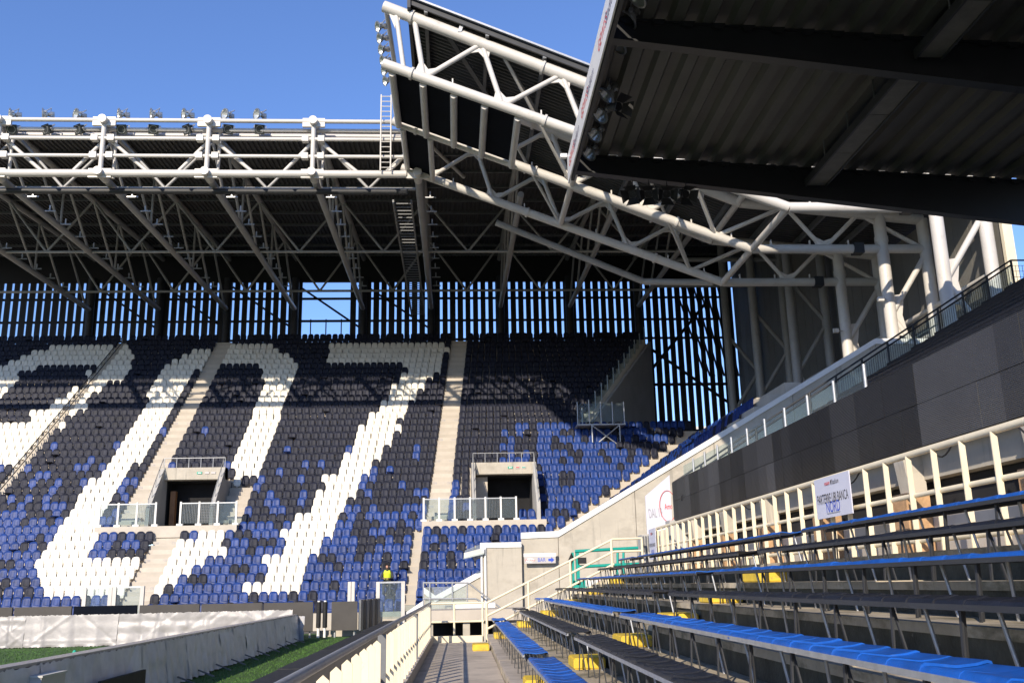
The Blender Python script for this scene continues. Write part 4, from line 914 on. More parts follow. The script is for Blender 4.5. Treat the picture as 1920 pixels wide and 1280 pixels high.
y = -8.0
while y < YE:
    L = 1.95; bb = MB(); P = [nr(-2.44, y + .01, -1.08), nr(-1.96, y + .01, -1.08), nr(-1.96, y + L - .01, -1.08), nr(-2.44, y + L - .01, -1.08)]; bb.prism(P, (0, 0, .06 + rt.uniform(-.01, .012))); bb.build('coping', 'rubber_black', t); y += L
# railing across the gangway end and up the stairs beside the benches
t = thing('end_railing', (0, 30.3, -1.65), 'cream tube railing across the far end of the gangway', 'railing')
for z in (-.52, -1.06): rod('rail', (-.78, 30.3, z), (.84, 30.3, z), .032, 'steel_cream', t)
for x in (-.06, .80): rod('post', (x, 30.3, -1.65), (x, 30.3, -.52), .032, 'steel_cream', t)
bb = MB(); bb.box((-.95, 30.02, -2.0), (.78, 30.2, -1.46)); bb.build('kerb', 'steel_cream', t)
t = thing('stair_railing', (.95, 30.4, -1.65), 'cream three-rail handrail rising past the bench ends', 'railing')
P0, P1, P2 = Vector((.93, 30.4, -.54)), Vector((4.91, 30.4, 1.30)), Vector((5.82, 30.4, 1.31))
for d in (0, -.38, -.76):
    q = Vector((0, 0, d)); bb = MB(); bb.path([P0 + q, P1 + q, P2 + q] if d > -.5 else [P0 + q, P1 + q], .036, 8); bb.build('rail', 'steel_cream', t)
for f in (0, .325, .655, .985): q = P0.lerp(P1, f); rod('post', q + Vector((0, 0, -1.25)), q, .04, 'steel_cream', t)
rod('post', P2 + Vector((0, 0, -1.2)), P2, .04, 'steel_cream', t)
bb = MB(); a, c = P0 + Vector((0, .1, -1.05)), P1 + Vector((0, .1, -1.05)); bb.prism([a, c, c + Vector((0, 0, -.26)), a + Vector((0, 0, -.26))], (0, .05, 0)); bb.build('stringer', 'steel_cream', t)
for i in range(12):
    q = P0.lerp(P1, i / 12) + Vector((.1, .15, -1.15)); bb = MB(); bb.box((q.x, q.y, q.z - .04), (q.x + .34, q.y + 1.1, q.z)); bb.build('tread', 'concrete_pale', t)

# cream cage railing behind the last bench row
t = thing('rear_railing', nr(5.7, 15, .2), 'cream cage railing of flat uprights behind the last bench row', 'railing')
s_ = MB(); s_.add([(-.035, -.01, 0), (.035, -.01, 0), (.035, .01, 0), (-.035, .01, 0), (-.035, -.01, 1.24), (.035, -.01, 1.18), (.035, .01, 1.18), (-.035, .01, 1.24)],
                  [(0, 1, 5, 4), (2, 3, 7, 6), (1, 2, 6, 5), (3, 0, 4, 7), (4, 5, 6, 7), (0, 3, 2, 1)]); FIN2 = mesh_only(s_, 'upright', 'steel_cream')
y = -3.0
while y < 29.0: inst('upright', FIN2, nr(5.70, y, .24) - t.location, t, rt.uniform(-.04, .04)); y += .68
for z, r in ((1.50, .045), (.98, .033), (.42, .033)): rod('rail', nr(5.74, -3.3, z), nr(5.74, 29.1, z), r, 'steel_cream', t)
# wall, piers and beams behind the cage
t = thing('stand_wall', nr(6.6, 10, .2), 'concrete wall with tan brick piers behind the cage railing', 'wall')
y = -6.0; i = 0
while y < 28.5:
    bb = MB(); near_box(bb, 6.45, 6.7, y + .01, y + 3.19, .18, .78); bb.build('panel', 'concrete_pale', t)
    bb = MB(); near_box(bb, 6.42, 6.72, y + .01, y + 3.19, 1.28, 1.66); bb.build('lintel', 'concrete', t)
    bb = MB(); near_box(bb, 6.62, 6.74, y, y + 3.2, .79, 1.27); bb.build('window_band', 'dark_void', t)
    bb = MB(); near_box(bb, 6.1, 6.44, y - .2, y + .25, .19, 1.1); bb.build('pier', 'brick_tan', t)
    bb = MB(); bb.prism([nr(6.2, y - .15, 1.1), nr(6.44, y - .15, 1.1), nr(6.44, y - .15, 1.62), nr(6.14, y - .15, 1.62)], (0, .3, 0)); bb.build('corbel', 'concrete', t)
    y += 3.2
bb = MB(); near_box(bb, 6.0, 19.0, 27.9, 28.5, PITCH_Z, 1.7); bb.build('end_pier', 'concrete_grey', t)
# cable loops sagging under the ribbon
t = thing('ribbon_cables', nr(6.3, 12, 1.8), 'black cables sagging under the ribbon screen', 'cable')
for j, (y, L, d) in enumerate(((9.2, .9, .28), (11.4, .7, .18), (14.2, 1.1, .22), (19.5, 1.2, .2), (7.2, .8, .25))):
    bb = MB(); bb.path([nr(6.05, y + L * i / 8, 1.62 - d * math.sin(math.pi * i / 8)) for i in range(9)], .012, 5); bb.build('cable', 'rubber_black', t)

# LED ribbon on the balcony front
t = thing('ribbon_screen', nr(6.15, 12, 1.8), 'long ribbon of dark LED modules on the balcony front', 'screen')
sh = [2, 3, 0, 0, 2, 1, 4, 2, 1, 3, 2, 0, 0, 3, 4, 4, 1, 1, 2, 0, 0, 1, 3, 2, 0, 1, 4, 3, 1, 3, 2, 1]
for i in range(62):                                       # cabinets, two high, of unequal age
    y = -4.0 + i * .512; lv = sh[(i // 2) % len(sh)]
    for r_ in (0, 1):
        q = lv if rt.random() < .86 else max(0, min(4, lv + rt.choice((-1, 1))))
        bb = MB(); dx = rt.uniform(-.004, .004); near_box(bb, 6.12 + dx, 6.24, y + .003, min(y + .512, 27.75) - .003, 1.66 + .56 * r_ + .003, 2.22 + .56 * r_ - .003); bb.build('cabinet', 'led_screen_%d' % q, t)
bb = MB(); near_box(bb, 6.241, 6.45, -4, 27.7, 1.7, 2.74); bb.build('back_frame', 'steel_dark', t)
bb = MB(); near_box(bb, 6.10, 6.119, 26.55, 26.68, 2.15, 2.29); bb.build('missing_tile', 'dark_void', t)
# upper tier of the old stand
UT = lambda x: 1.95 + .585 * (x - 6.5)
bb = MB(); bb.prism([nr(6.5, -6, 1.95), nr(22, -6, UT(22)), nr(22, -6, UT(22) - 1.2), nr(6.5, -6, 1.5)], Vector(nr(0, 35.4, 0)))
tag(bb.build('upper_tier', 'concrete_grey'), kind='structure')
for j in range(17):
    x = 7.5 + .85 * j; z = UT(x)
    t = thing('seat_row', nr(x, 15, z), 'row of black seats on the upper tier, %s above the ribbon screen' % ordinal(j + 1), 'seat row', 'black seat rows of the upper tier')
    bb = MB(); near_box(bb, x - .05, x + .85, -4, 29.2, z - .05, z + .28); bb.build('step', 'concrete_grey', t)
    bb = MB(); near_box(bb, x + .1, x + .5, -4, 29.1, z + .48, z + .54); bb.build('seat_strip', 'bench_black', t)
    bb = MB(); bb.prism([nr(x + .5, -4, z + .5), nr(x + .6, -4, z + .8), nr(x + .64, -4, z + .8), nr(x + .55, -4, z + .5)], Vector(nr(0, 33.1, 0))); bb.build('back_strip', 'bench_black', t)
t = thing('balcony_rail', nr(6.4, 15, 2.94), 'glass balustrade with steel posts above the ribbon screen', 'balustrade')
y = 14.6
while y < 27.6:
    rod('post', nr(6.42, y, 2.7), nr(6.42, y, 3.28), .028, 'galvanised', t)
    bb = MB(); P = [nr(6.42, y + .06, 2.80), nr(6.42, y + 1.24, 2.80), nr(6.42, y + 1.24, 3.22), nr(6.42, y + .06, 3.22)]; bb.prism(P, (.014, 0, 0)); bb.build('pane', 'glass', t); y += 1.3
t = thing('tier_rail', (13, 29.9, 6), 'dark rail with mesh glass climbing the end of the upper tier', 'railing')
P0, P1 = at(1262, 905, Y=29.9), at(1895, 488, Y=29.9)
for d in (0, -.16): bb = MB(); bb.tube(P0 + Vector((0, 0, d)), P1 + Vector((0, 0, d)), .03, 8); bb.build('rail', 'steel_dark', t)
n = 13
for i in range(n + 1):
    q = P0.lerp(P1, i / n); rod('post', q + Vector((0, 0, -1.25)), q, .04, 'steel_dark', t)
    if i < n:
        q2 = P0.lerp(P1, (i + 1) / n); lo, hi = Vector((0, 0, -1.1)), Vector((0, 0, -.2)); e = Vector((.05, 0, 0))
        bb = MB(); bb.prism([q + lo + e, q2 + lo - e, q2 + hi - e, q + hi + e], (0, .015, 0)); bb.build('pane', 'glass', t)
        if i > 5:
            bb = MB(); k2 = 12
            for a in range(1, k2): f = q.lerp(q2, a / k2); bb.box((f.x - .006, f.y - .02, f.z - 1.1), (f.x + .006, f.y - .008, f.z - .2))
            bb.build('mesh', 'steel_dark', t)
q = P1; rod('rail', q, q + Vector((3, 0, 0)), .03, 'steel_dark', t)
bb = MB()
for a in range(24): bb.box((q.x + a * .12, 29.89, q.z - 2.2), (q.x + a * .12 + .012, 29.9, q.z - .2))
for a in range(10): bb.box((q.x, 29.88, q.z - .2 - a * .2), (q.x + 3, 29.89, q.z - .188 - a * .2))
bb.build('mesh', 'steel_dark', t)
for uu in (1690, 1720): p = at(uu, 905 - (uu - 1262) * .6, Y=31.5); rod('rail', p, p + Vector((.9, 0, .5)), .03, 'steel_cream', t)

# ------------------------------------------------------------------ roof of the old stand
RX = 4.16; ZD = lambda x: 15.86 - .057 * (x - RX)
t = thing('stand_roof', nr(RX, 20, 14.8), 'dark cantilever roof of the side stand with tapered beams', 'roof')
dv = Vector(nr(0, 42.4, 0))
o = corrugated('deck', 'deck_near', None, nr(RX + .3, -8.5, ZD(RX + .3)), (1, 0, -.057), dv, 23, .88, .22); o.parent = t; o.location = -t.location
for yb in (33.6, 24.5, 15.4, 6.3, -2.8):
    def bz(x): return 15.06 - .119 * (x - 5.2)
    bb = MB(); xs = [RX + .15, 24.4]
    bb.prism([nr(xs[0], yb, bz(xs[0])), nr(xs[1], yb, bz(xs[1])), nr(xs[1], yb, ZD(xs[1]) - .02), nr(xs[0], yb, ZD(xs[0]) - .02)], (0, .10, 0)); bb.build('beam_web', 'beam_near', t)
    beam('beam_flange', nr(xs[0], yb + .05, bz(xs[0])), nr(xs[1], yb + .05, bz(xs[1])), .36, .07, 'beam_near', t)
    beam('beam_flange', nr(xs[0], yb + .05, ZD(xs[0]) - .05), nr(xs[1], yb + .05, ZD(xs[1]) - .05), .30, .05, 'beam_near', t)
    for j in range(22):
        x = RX + .75 + .88 * j; z = ZD(x); bb = MB(); bb.prism([nr(x - .1, yb - .16, z - .2), nr(x + .1, yb - .16, z - .2), nr(x + .22, yb - .16, z - .03), nr(x - .22, yb - .16, z - .03)], (0, .1, 0)); bb.build('rib_stop', 'beam_near', t)
bb = MB(); near_box(bb, RX + .12, RX + .24, -8.5, 33.9, 14.9, 15.8); bb.build('edge_beam', 'steel_dark', t)
bb = MB(); bb.prism([nr(RX, 33.9, 14.78), nr(RX + .05, 33.9, 14.78), nr(RX + .05, 33.9, 15.86), nr(RX, 33.9, 15.86)], -Vector(nr(0, 42.4, 0))); fa = bb.build('fascia', 'fascia_white', t)
for j, yy in enumerate((32.4, 28.6, 24.4, 20.5)):
    for q_, (dy, s, m, sz) in enumerate(((0, 'GEWISS', 'ink_red', .34), (-1.4, 'Stadium', 'lettering_dark', .34))):
        text('lettering', s, sz * 1.5, nr(RX - .006, yy + dy, 15.3), (0, -1, 0), (0, 0, 1), m, t)
tt = thing('cable_duct', nr(13.8, 28, 14.6), 'pale sheet metal duct slung between the roof beams', 'duct')
for ya, yb in ((24.8, 33.4), (15.7, 24.2), (6.6, 15.1)):
    for j in range(3):
        L = (yb - ya) / 3; a, c = ya + L * j + .02, ya + L * (j + 1) - .02
        bb = MB(); near_box(bb, 13.25, 13.95, a, c, 14.5, 14.56); bb.build('sheet', 'light_sheet', tt)
    bb = MB(); near_box(bb, 13.18, 13.245, ya, yb, 14.45, 14.75); near_box(bb, 13.955, 14.02, ya, yb, 14.45, 14.75); bb.build('side_rail', 'steel_dark', tt)
    for f in (.25, .5, .75):
        yy = ya + (yb - ya) * f; rod('hanger', nr(13.2, yy, 14.7), nr(13.2, yy, ZD(13.2)), .03, 'steel_grey', tt); rod('hanger', nr(14.0, yy, 14.7), nr(14.0, yy, ZD(14)), .03, 'steel_grey', tt)
for i, (u, v) in enumerate(((1195, -4), (1176, 38), (1158, 86), (1135, 180), (1123, 216), (1112, 252), (1101, 287), (1091, 318))):
    y = at(u, v, X=5.05).y; p = nr(RX + .72, y, at(u, v, X=5.05).z)
    flood(p, (-.75, -.25 if i > 3 else .05, -.78), 'round metal floodlight under the side roof edge, %s from the roof corner' % ordinal(8 - i), 'floodlights under the side roof edge', .95)
s_ = MB(); s_.tube((0, 0, 0), (0, 0, -.42), .15, 10, .12); SBODY = mesh_only(s_, 'housing', 'rubber_black')
s_ = MB(); s_.add([(-.15, -.15, 0), (.15, -.15, 0), (.26, -.36, .28), (-.26, -.36, .28)], [(0, 1, 2, 3)]); SDOOR = mesh_only(s_, 'barn_door', 'rubber_black')
def spot(p, aim, label):
    t = thing('stage_light', p, label, 'spotlight', 'black stage lights under the side roof'); t.rotation_mode = 'QUATERNION'; t.rotation_quaternion = Vector(aim).to_track_quat('Z', 'Y')
    inst('housing', SBODY, (0, 0, 0), t)
    for a in range(4): inst('barn_door', SDOOR, (0, 0, 0), t, a * math.pi / 2)
for i, u in enumerate((1186, 1216, 1250, 1286)):
    p = at(u, 364, Y=33.3); spot(p, (-.4 + .2 * i, -.75, -.5), 'black stage light with barn doors below the roof beam, %s from the left' % ordinal(i + 1))
spot(at(1160, 200, Y=27.5), (.5, -.7, -.3), 'black stage light with barn doors among the edge floodlights')
t = thing('light_bar', at(1230, 350, Y=33.3), 'thin dark bar carrying four stage lights', 'bar')
rod('bar', at(1178, 351, Y=33.3), at(1300, 352, Y=33.3), .03, 'steel_dark', t)
for u in (1186, 1216, 1250, 1286): rod('hanger', at(u, 364, Y=33.3), at(u, 338, Y=33.5), .018, 'steel_dark', t)

# ------------------------------------------------------------------ signs on the side stand
def cage_sign(label, y0, y1, z0, z1, big):
    t = thing('stand_sign', nr(5.60, (y0 + y1) / 2, z0), label, 'sign')
    X = 5.60; bb = MB(); near_box(bb, X, X + .015, y1, y0, z0, z1); bb.build('sheet', 'paper_white', t)
    cy, w, h = (y0 + y1) / 2, y0 - y1, z1 - z0; f = lambda dy, z: nr(X - .006, cy - dy, z)
    s = w / 1.62
    text('lettering', 'PARTERRE UBI BANCA', .235 * s, f(0, z0 + h * .46), (0, -1, 0), (0, 0, 1), 'ink_black', t, xs=.60)
    text('lettering', 'NORD', .27 * s, f(0, z0 + h * .24), (0, -1, 0), (0, 0, 1), 'ink_blue', t, xs=.8)
    decal('caption', [f(-.3 * s, z0 + h * .09), f(.3 * s, z0 + h * .09), f(.3 * s, z0 + h * .11), f(-.3 * s, z0 + h * .11)], 'ink_grey', t)
    c = Vector(f(-.12 * s, z0 + h * .83)); r = []
    decal('logo', [f(-.30 * s, z0 + h * .80), f(-.06 * s, z0 + h * .80), f(-.06 * s, z0 + h * .87), f(-.30 * s, z0 + h * .87)], 'ink_red', t)
    text('lettering', 'GEWISS', .07 * s, Vector(f(-.18 * s, z0 + h * .835)) + Vector((-.003, 0, 0)), (0, -1, 0), (0, 0, 1), 'paper_white', t)
    text('lettering', 'Stadium', .12 * s, f(.20 * s, z0 + h * .84), (0, -1, 0), (0, 0, 1), 'ink_black', t, xs=.8)
    decal('emblem', [f(.0 * s, z0 + h * .78), f(.03 * s, z0 + h * .81), f(.03 * s, z0 + h * .88), f(.0 * s, z0 + h * .91), f(-.02 * s, z0 + h * .86)], 'ink_black', t)
ya, yb = at(1529, 930, X=5.70).y, at(1597, 930, X=5.70).y
cage_sign('large white paper sign lettered PARTERRE UBI BANCA NORD on the cage railing', ya, yb, at(1565, 968, X=5.7).z, at(1565, 892, X=5.7).z + .02, 1)
cage_sign('small white paper sign at the far end of the cage railing', 29.1, 28.1, .62, 1.5, 0)
t = thing('wall_banner', (6.4, 31.2, 1.5), 'white banner with a red ring logo half hidden by the ribbon screen', 'banner')
p, q = at(1209, 915, Y=31.2), at(1262, 1000, Y=31.2)
bb = MB(); bb.prism([(p.x, 31.2, q.z), (q.x, 31.2, q.z + .2), (q.x, 31.2, p.z + .42), (p.x, 31.2, p.z - .25)], (0, .05, 0)); bb.build('sheet', 'paper_white', t)
text('lettering', 'DAL 19', .42, (p.x + .30, 31.19, (p.z + q.z) / 2 - .08), (1, 0, .08), (0, 0, 1), 'ink_grey', t, xs=.34)
bb = MB(); cx_, cz_ = q.x - .12, (p.z + q.z) / 2 + .15
for i in range(20):
    a, c = 6.283 * i / 20, 6.283 * (i + 1) / 20; bb.bar((cx_ + .27 * math.cos(a), 31.185, cz_ + .5 * math.sin(a)), (cx_ + .27 * math.cos(c), 31.185, cz_ + .5 * math.sin(c)), .012, .035, (0, 1, 0))
bb.build('ring', 'ink_red', t)
text('lettering', 'Amo', .26, (cx_ + .02, 31.182, cz_ - .02), (1, 0, .06), (0, 0, 1), 'ink_red', t, xs=.5)
t = thing('cabinet', (5.6, 31, 0), 'grey ribbed metal cabinet below the white banner', 'cabinet')
p, q = at(1203, 1002, Y=30.9), at(1240, 1045, Y=30.9)
bb = MB(); bb.box((p.x, 30.9, q.z - 1.0), (q.x, 31.6, p.z)); bb.build('body', 'concrete_grey', t)
for i in range(7): x = p.x + (q.x - p.x) * i / 7; bb = MB(); bb.box((x + .02, 30.86, q.z + .2), (x + .06, 30.899, p.z - .04)); bb.build('rib', 'steel_grey', t)

# ------------------------------------------------------------------ teal lift behind the handrail
t = thing('scissor_lift', (4.4, 34, -1.2), 'teal access lift parked behind the stair handrail', 'lift')
Y0 = 34.0
def pt(u, v, y=Y0): return at(u, v, Y=y)
for u0, u1 in ((1072, 1078), (1080, 1088)):
    a, c = pt(u0, 1035), pt(u1, 1096); bb = MB(); bb.box((a.x, Y0, c.z), (c.x, Y0 + .25, a.z)); bb.build('mast', 'teal_paint', t)
for (a, c) in (((1078, 1033), (1205, 1026)), ((1084, 1062), (1205, 1056))):
    rod('rail', pt(*a), pt(*c), .055, 'teal_paint', t); rod('rail', pt(*a, 35.0), pt(*c, 35.0), .05, 'teal_paint', t)
for u in (1158, 1169, 1207):
    bb = MB(); bb.path([pt(u - 4, 1029), pt(u, 1034), pt(u, 1085)], .045, 8); bb.build('post', 'teal_paint', t)
a, c = pt(1075, 1088), pt(1140, 1100); bb = MB(); bb.box((a.x, Y0, c.z), (c.x, Y0 + 1.2, a.z)); bb.build('platform', 'teal_paint', t)
a, c = pt(1098, 1086, 33.6), pt(1135, 1098, 33.6); bb = MB(); bb.box((a.x, 33.6, c.z), (c.x, 33.7, a.z)); bb.build('cover', 'cap_white', t)
bb = MB(); bb.box((a.x + .45, 33.585, c.z + .06), (c.x - .08, 33.598, a.z - .04)); bb.build('lettering_panel', 'ink_red', t)
a, c = pt(1083, 1045), pt(1093, 1056); bb = MB(); bb.box((a.x, Y0 - .2, c.z), (c.x + .1, Y0 - .02, a.z)); bb.build('control_box', 'rubber_black', t)
bb = MB(); bb.prism([pt(1066, 1050), pt(1072, 1036), pt(1076, 1046), pt(1070, 1066)], (0, .2, 0)); bb.build('hose_guard', 'rubber_black', t)
a, c = pt(1072, 1096), pt(1150, 1140); bb = MB(); bb.box((a.x, Y0 + .1, PITCH_Z), (c.x, Y0 + 1.2, c.z + .3)); bb.build('chassis', 'steel_dark', t)

# ------------------------------------------------------------------ boards and covers by the pitch
def tarp(name, p0, p1, z0, z1, m, parent, amp, seed, nx=64, nz=22, lean=(0, 0)):
    r = random.Random(seed); P0, P1 = Vector(p0), Vector(p1); d = (P1 - P0); L = d.length; d.normalize(); n = Vector((d.y, -d.x, 0))
    cr = [(r.uniform(-.2, 1.2), r.uniform(-.2, 1.2), r.choice((r.uniform(0, 3.14), 1.57, .05, .9, 2.2)), r.uniform(.012, .06), r.uniform(-1, 1)) for _ in range(30)]
    V = []
    for j in range(nz + 1):
        for i in range(nx + 1):
            fx, fz = i / nx, j / nz; h = 0
            for (cx, cz, a, w, s) in cr:
                dd = (fx - cx) * L * math.cos(a) + (fz - cz) * (z1 - z0) * math.sin(a); h += s * max(0, 1 - abs(dd) / (w * 4))
            h = amp * h + .05 * (1 - fz) * math.sin(fx * 21 + seed) * (1 if j == 0 else .5)
            zz = z0 + (z1 - z0) * fz + (r.uniform(-.02, .02) if j in (0, nz) else 0)
            V.append(P0 + d * (L * fx) + n * (h + lean[0] * (1 - fz)) + Vector((0, 0, zz)))
    b = MB(); b.add(V, [(j * (nx + 1) + i, j * (nx + 1) + i + 1, (j + 1) * (nx + 1) + i + 1, (j + 1) * (nx + 1) + i) for j in range(nz) for i in range(nx)], True)
    return b.build(name, m, parent)
t = thing('covered_boards', (-16, 40.1, PITCH_Z), 'pitch boards under wrinkled silver sheets behind the goal line', 'cover')
x = -31.0; sd_ = 1
while x < -6.6:
    L = 3.55; tarp('sheet', (x, 40.1, 0), (min(x + L, -6.5), 40.1, 0), PITCH_Z + .02, -.80, 'tarp_silver', t, .022, sd_, lean=(.12, 0)); x += L; sd_ += 1
bb = MB(); bb.box((-31, 40.18, PITCH_Z), (-6.6, 40.42, -.86)); bb.build('board_row', 'led_board', t)
t = thing('covered_boards', (-6.4, 26, PITCH_Z), 'pitch boards under grey sheets running along the touchline', 'cover')
y = 6.0
while y < 40.2:
    L = 1.62; tarp('sheet', (-6.3, y - .05, 0), (-6.3, min(y + L + .05, 40.3), 0), PITCH_Z + .04, -1.02, 'tarp_grey', t, .012, sd_, 24, 16, lean=(.14, 0)); y += L; sd_ += 1
bb = MB(); bb.prism([(-6.32, 6, -1.03), (-6.62, 6, -1.03), (-6.62, 40.3, -1.03), (-6.32, 40.3, -1.03)], (0, 0, .05)); bb.build('top_fold', 'tarp_silver', t)
bb = MB(); bb.box((-6.62, 6, PITCH_Z), (-6.40, 40.25, -1.06)); bb.build('board_row', 'led_board', t)
for j in range(11): y = 21 + j * 1.75; bb = MB(); bb.bar((-6.15, y, PITCH_Z + .18), (-5.75, y - .06, PITCH_Z + .03), .045, .03); bb.build('foot', 'steel_grey', t)
tarp('end_fold', (-6.3, 40.3, 0), (-5.95, 39.6, 0), PITCH_Z + .04, -1.05, 'tarp_grey', t, .02, 77, 6, 6)
t = thing('black_panel', (-6.1, 17.5, PITCH_Z), 'black board leaning against the covered boards in the foreground', 'board')
p, q = at(188, 1278, X=-6.02), at(272, 1254, X=-6.02); bb = MB(); bb.box((-6.06, p.y, PITCH_Z), (-6.0, q.y, q.z)); bb.build('panel', 'rubber_black', t)
t = thing('pale_box', at(66, 1272, Y=15.5), 'pale box on the pitch at the lower left corner', 'box')
p, q = at(38, 1271, Y=15.3), at(78, 1271, Y=15.3)
bb = MB(); bb.box((p.x, 15.3, PITCH_Z), (q.x, 16.2, p.z)); bb.build('body', 'sign_plate', t); bb = MB(); bb.box((p.x - .02, 15.28, p.z + .002), (q.x + .02, 16.22, p.z + .03)); bb.build('lid', 'plaster', t)
for i, (u0, u1, dark) in enumerate(((-160, 25, 0), (27, 136, 0), (138, 258, 1), (261, 375, 0), (377, 492, 0), (494, 588, 0), (621, 671, 0))):
    a, c = at(u0, 1134, Y=42.3), at(u1, 1129, Y=42.3)
    t = thing('led_board', (a.x, 42.3, PITCH_Z), '%s LED board facing the camera behind the goal line, %s from the left' % ('black' if dark else 'grey brown', ordinal(i + 1)), 'board', 'boards behind the goal line')
    bb = MB(); bb.box((a.x + .02, 42.3, -1.72), (c.x - .02, 42.42, -.48 - .012 * i)); bb.build('panel', 'soffit_panel' if dark else 'led_board', t)
    for x in (a.x + .15, c.x - .15): rod('leg', (x, 42.5, PITCH_Z), (x, 42.5, -.6), .045, 'galvanised', t)
t = thing('led_board_return', (-3.9, 44.5, PITCH_Z), 'row of dark boards turned along the touchline corner', 'board')
for j in range(7):
    f0, f1 = j / 7, (j + .82) / 7; a = Vector((-4.02 + .45 * f0, 42.45 + 4.9 * f0, 0)); c = Vector((-4.02 + .45 * f1, 42.45 + 4.9 * f1, 0))
    bb = MB(); bb.prism([a + Vector((0, 0, -1.75)), c + Vector((0, 0, -1.75)), c + Vector((0, 0, -.50)), a + Vector((0, 0, -.50))], (-.1, 0, 0)); bb.build('panel', 'led_board' if j % 2 else 'steel_grey', t)
t = thing('board_stand', (-5.6, 42.8, PITCH_Z), 'two white legged board stands in the gap between the boards', 'stand')
for u in (598, 610): p = at(u, 1130, Y=42.6); rod('post', (p.x, 42.6, PITCH_Z), (p.x, 42.6, -.5), .06, 'cap_white', t); rod('sleeve', (p.x, 42.6, -1.6), (p.x, 42.6, -.55), .1, 'rubber_black', t)
bb = MB(); bb.box((-5.9, 43.2, PITCH_Z), (-3.6, 43.6, -1.75)); bb.build('plinth', 'concrete_pale', t)
# glass gates in front of the lowest row
def front_gate(label, u0, u1, v0):
    a, c = at(u0, v0, Y=49.0), at(u1, v0, Y=49.0); t = thing('glass_gate', (a.x, 49, FL(0)), label, 'gate', 'glass gates before the lowest row')
    for x in (a.x, c.x): bb = MB(); bb.box((x - .09, 48.92, PITCH_Z), (x + .09, 49.08, a.z)); bb.build('post', 'steel_white', t)
    if c.x - a.x > .4:
        bb = MB(); bb.box((a.x + .09, 48.98, -1.4), (c.x - .09, 49.01, a.z - .08)); bb.build('pane', 'glass', t); bb = MB(); bb.box((a.x + .09, 48.95, a.z - .08), (c.x - .09, 49.05, a.z)); bb.build('top_rail', 'galvanised', t)
front_gate('glass gate in front of the seated steward', 709, 756, 1090)
front_gate('double white gate post left of the seated steward', 656, 662, 1090)
front_gate('glass gate at the foot of the lower stairs, right half', 216, 268, 1099)
front_gate('glass gate at the foot of the lower stairs, left half', 160, 208, 1101)
t = thing('green_cone', at(139, 1229, Y=30), 'tiny green marker on the turf', 'marker'); p = at(139, 1231, Z=PITCH_Z)
bb = MB(); bb.tube((p.x, p.y, PITCH_Z), (p.x, p.y, PITCH_Z + .22), .16, 12, .03); bb.build('cone', 'sign_green', t)

# ------------------------------------------------------------------ the steward
def skin_body(name, verts, edges, rad, m, parent, sub=2):
    me = bpy.data.meshes.new(name); me.from_pydata(verts, edges, []); o = bpy.data.objects.new(name, me); COL.objects.link(o)
    md = o.modifiers.new('s', 'SKIN'); md.use_smooth_shade = True
    for i, v in enumerate(me.skin_vertices[0].data): v.radius = rad[i]; v.use_root = (i == 0)
    o.modifiers.new('d', 'SUBSURF').levels = sub
    dg = bpy.context.evaluated_depsgraph_get(); dg.update(); new = bpy.data.meshes.new_from_object(o.evaluated_get(dg)); bpy.data.objects.remove(o)
    new.materials.clear(); new.materials.append(MATS[m])
    for p in new.polygons: p.use_smooth = True
    k = bpy.data.objects.new(name, new); COL.objects.link(k); k.parent = parent
    return k
seat_z = .44
px_, py_ = at(726, 1090, Y=YK(2) - .3).x, YK(2) - .28
ps = thing('person', (px_, py_ + .05, FL(2) + .03), 'seated steward in a yellow vest and black cap looking down', 'person')
V = [(0, 0, .54), (0, -.02, .74), (0, -.10, .95), (0, -.15, 1.05), (0, -.19, 1.12),                      # pelvis, spine, neck
     (-.19, -.10, .98), (-.27, -.22, .74), (-.16, -.46, .72), (-.10, -.53, .74),                            # right arm
     (.19, -.10, .98), (.27, -.20, .74), (.12, -.44, .70), (.04, -.50, .73),                                # left arm
     (-.11, -.05, .52), (-.14, -.46, .53), (-.14, -.50, .10), (-.15, -.64, .045),                           # right leg
     (.11, -.05, .52), (.15, -.46, .53), (.16, -.52, .10), (.17, -.66, .045)]
E_ = [(0, 1), (1, 2), (2, 3), (3, 4), (2, 5), (5, 6), (6, 7), (7, 8), (2, 9), (9, 10), (10, 11), (11, 12), (0, 13), (13, 14), (14, 15), (15, 16), (0, 17), (17, 18), (18, 19), (19, 20)]
Rd = [(.15, .13), (.16, .12), (.16, .11), (.06, .06), (.055, .055), (.075, .075), (.05, .05), (.04, .04), (.035, .03), (.075, .075), (.05, .05), (.04, .04), (.035, .03),
      (.095, .095), (.07, .07), (.05, .05), (.04, .05), (.095, .095), (.07, .07), (.05, .05), (.04, .05)]
skin_body('body', V, E_, Rd, 'cloth_grey', ps)
Hd = [(0, -.19, 1.12), (0, -.22, 1.19), (0, -.23, 1.27), (0, -.22, 1.33), (0, -.325, 1.21)]
skin_body('head', Hd, [(0, 1), (1, 2), (2, 3), (1, 4)], [(.06, .06), (.085, .095), (.09, .10), (.06, .06), (.018, .02)], 'skin', ps)
skin_body('cap', [(0, -.21, 1.29), (0, -.20, 1.37), (0, -.30, 1.295)], [(0, 1), (0, 2)], [(.105, .115), (.07, .075), (.05, .02)], 'cloth_black', ps)
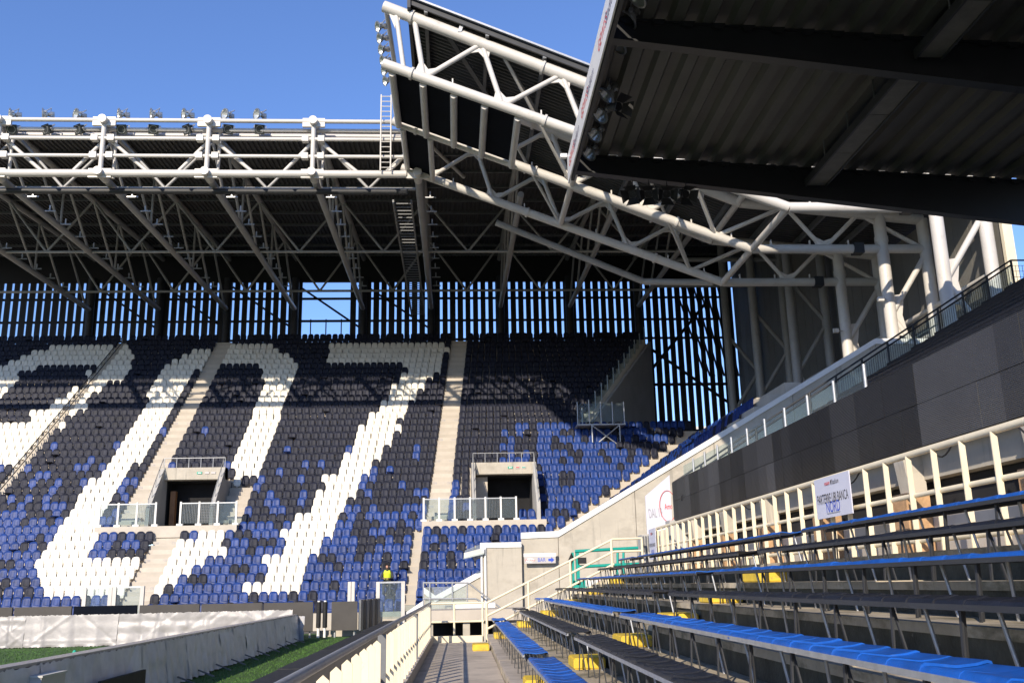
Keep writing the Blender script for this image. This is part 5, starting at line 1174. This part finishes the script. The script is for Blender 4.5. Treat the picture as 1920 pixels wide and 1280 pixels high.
skin_body('vest', [(0, -.03, .64), (0, -.05, .80), (0, -.12, .96), (-.15, -.12, 1.0), (.15, -.12, 1.0)], [(0, 1), (1, 2), (2, 3), (2, 4)], [(.20, .16), (.205, .17), (.19, .15), (.10, .11), (.10, .11)], 'hivis', ps)
def hand(sx, o):
    V = [o]; E2 = []; R2 = [(.03, .022)]
    for i in range(5):
        dx = (i - 2) * .019; L = (.05, .075, .08, .075, .055)[i]; k = len(V)
        V += [(o[0] + dx, o[1] - .03, o[2]), (o[0] + dx * 1.2, o[1] - .03 - L * .6, o[2] - .01), (o[0] + dx * 1.1, o[1] - .03 - L * .9, o[2] - .04)]
        E2 += [(0, k), (k, k + 1), (k + 1, k + 2)]; R2 += [(.011, .011), (.010, .010), (.008, .008)]
    skin_body('hand', V, E2, R2, 'skin', ps, 1)
hand(-1, (-.10, -.54, .74)); hand(1, (.04, -.51, .73))
bb = MB(); bb.box((px_ - .07, py_ - .62, FL(2) + .76), (px_ + .0, py_ - .60, FL(2) + .88))
tag(bb.build('phone', 'rubber_black', None, (px_ - .03, py_ - .61, FL(2) + .76)), 'small dark phone held by the seated steward', 'phone')

ps.scale = (1.15, 1.15, 1.15)
# small cameras and exit sign on the columns
for u, v, y in ((1652, 561, 45.0), (1568, 620, 50.5)):
    p = at(u, v, Y=y - .4); t = thing('security_camera', p, 'small white security camera on the %s lit column' % ('nearer' if y < 46 else 'farther'), 'camera')
    bb = MB(); bb.box((p.x - .16, p.y - .1, p.z - .1), (p.x + .12, p.y + .1, p.z + .12)); bb.build('housing', 'plaster', t); rod('arm', (p.x, p.y, p.z), (21.75, y, p.z + .1), .03, 'steel_white', t)
p = at(1766, 512, Y=44.0); t = thing('exit_sign', p, 'small green exit sign among the columns', 'sign')
bb = MB(); bb.box((p.x - .18, 44, p.z - .18), (p.x + .18, 44.05, p.z + .18)); bb.build('plate', 'sign_green', t)
p = at(1060, 294, Y=33.95); t = thing('corner_camera', p, 'small white camera on the corner of the side roof', 'camera')
bb = MB(); bb.box((p.x - .2, 33.8, p.z - .07), (p.x + .05, 34.0, p.z + .07)); bb.build('housing', 'cap_white', t); rod('arm', (p.x, 33.9, p.z), (p.x + .4, 33.9, p.z + .05), .03, 'steel_white', t)
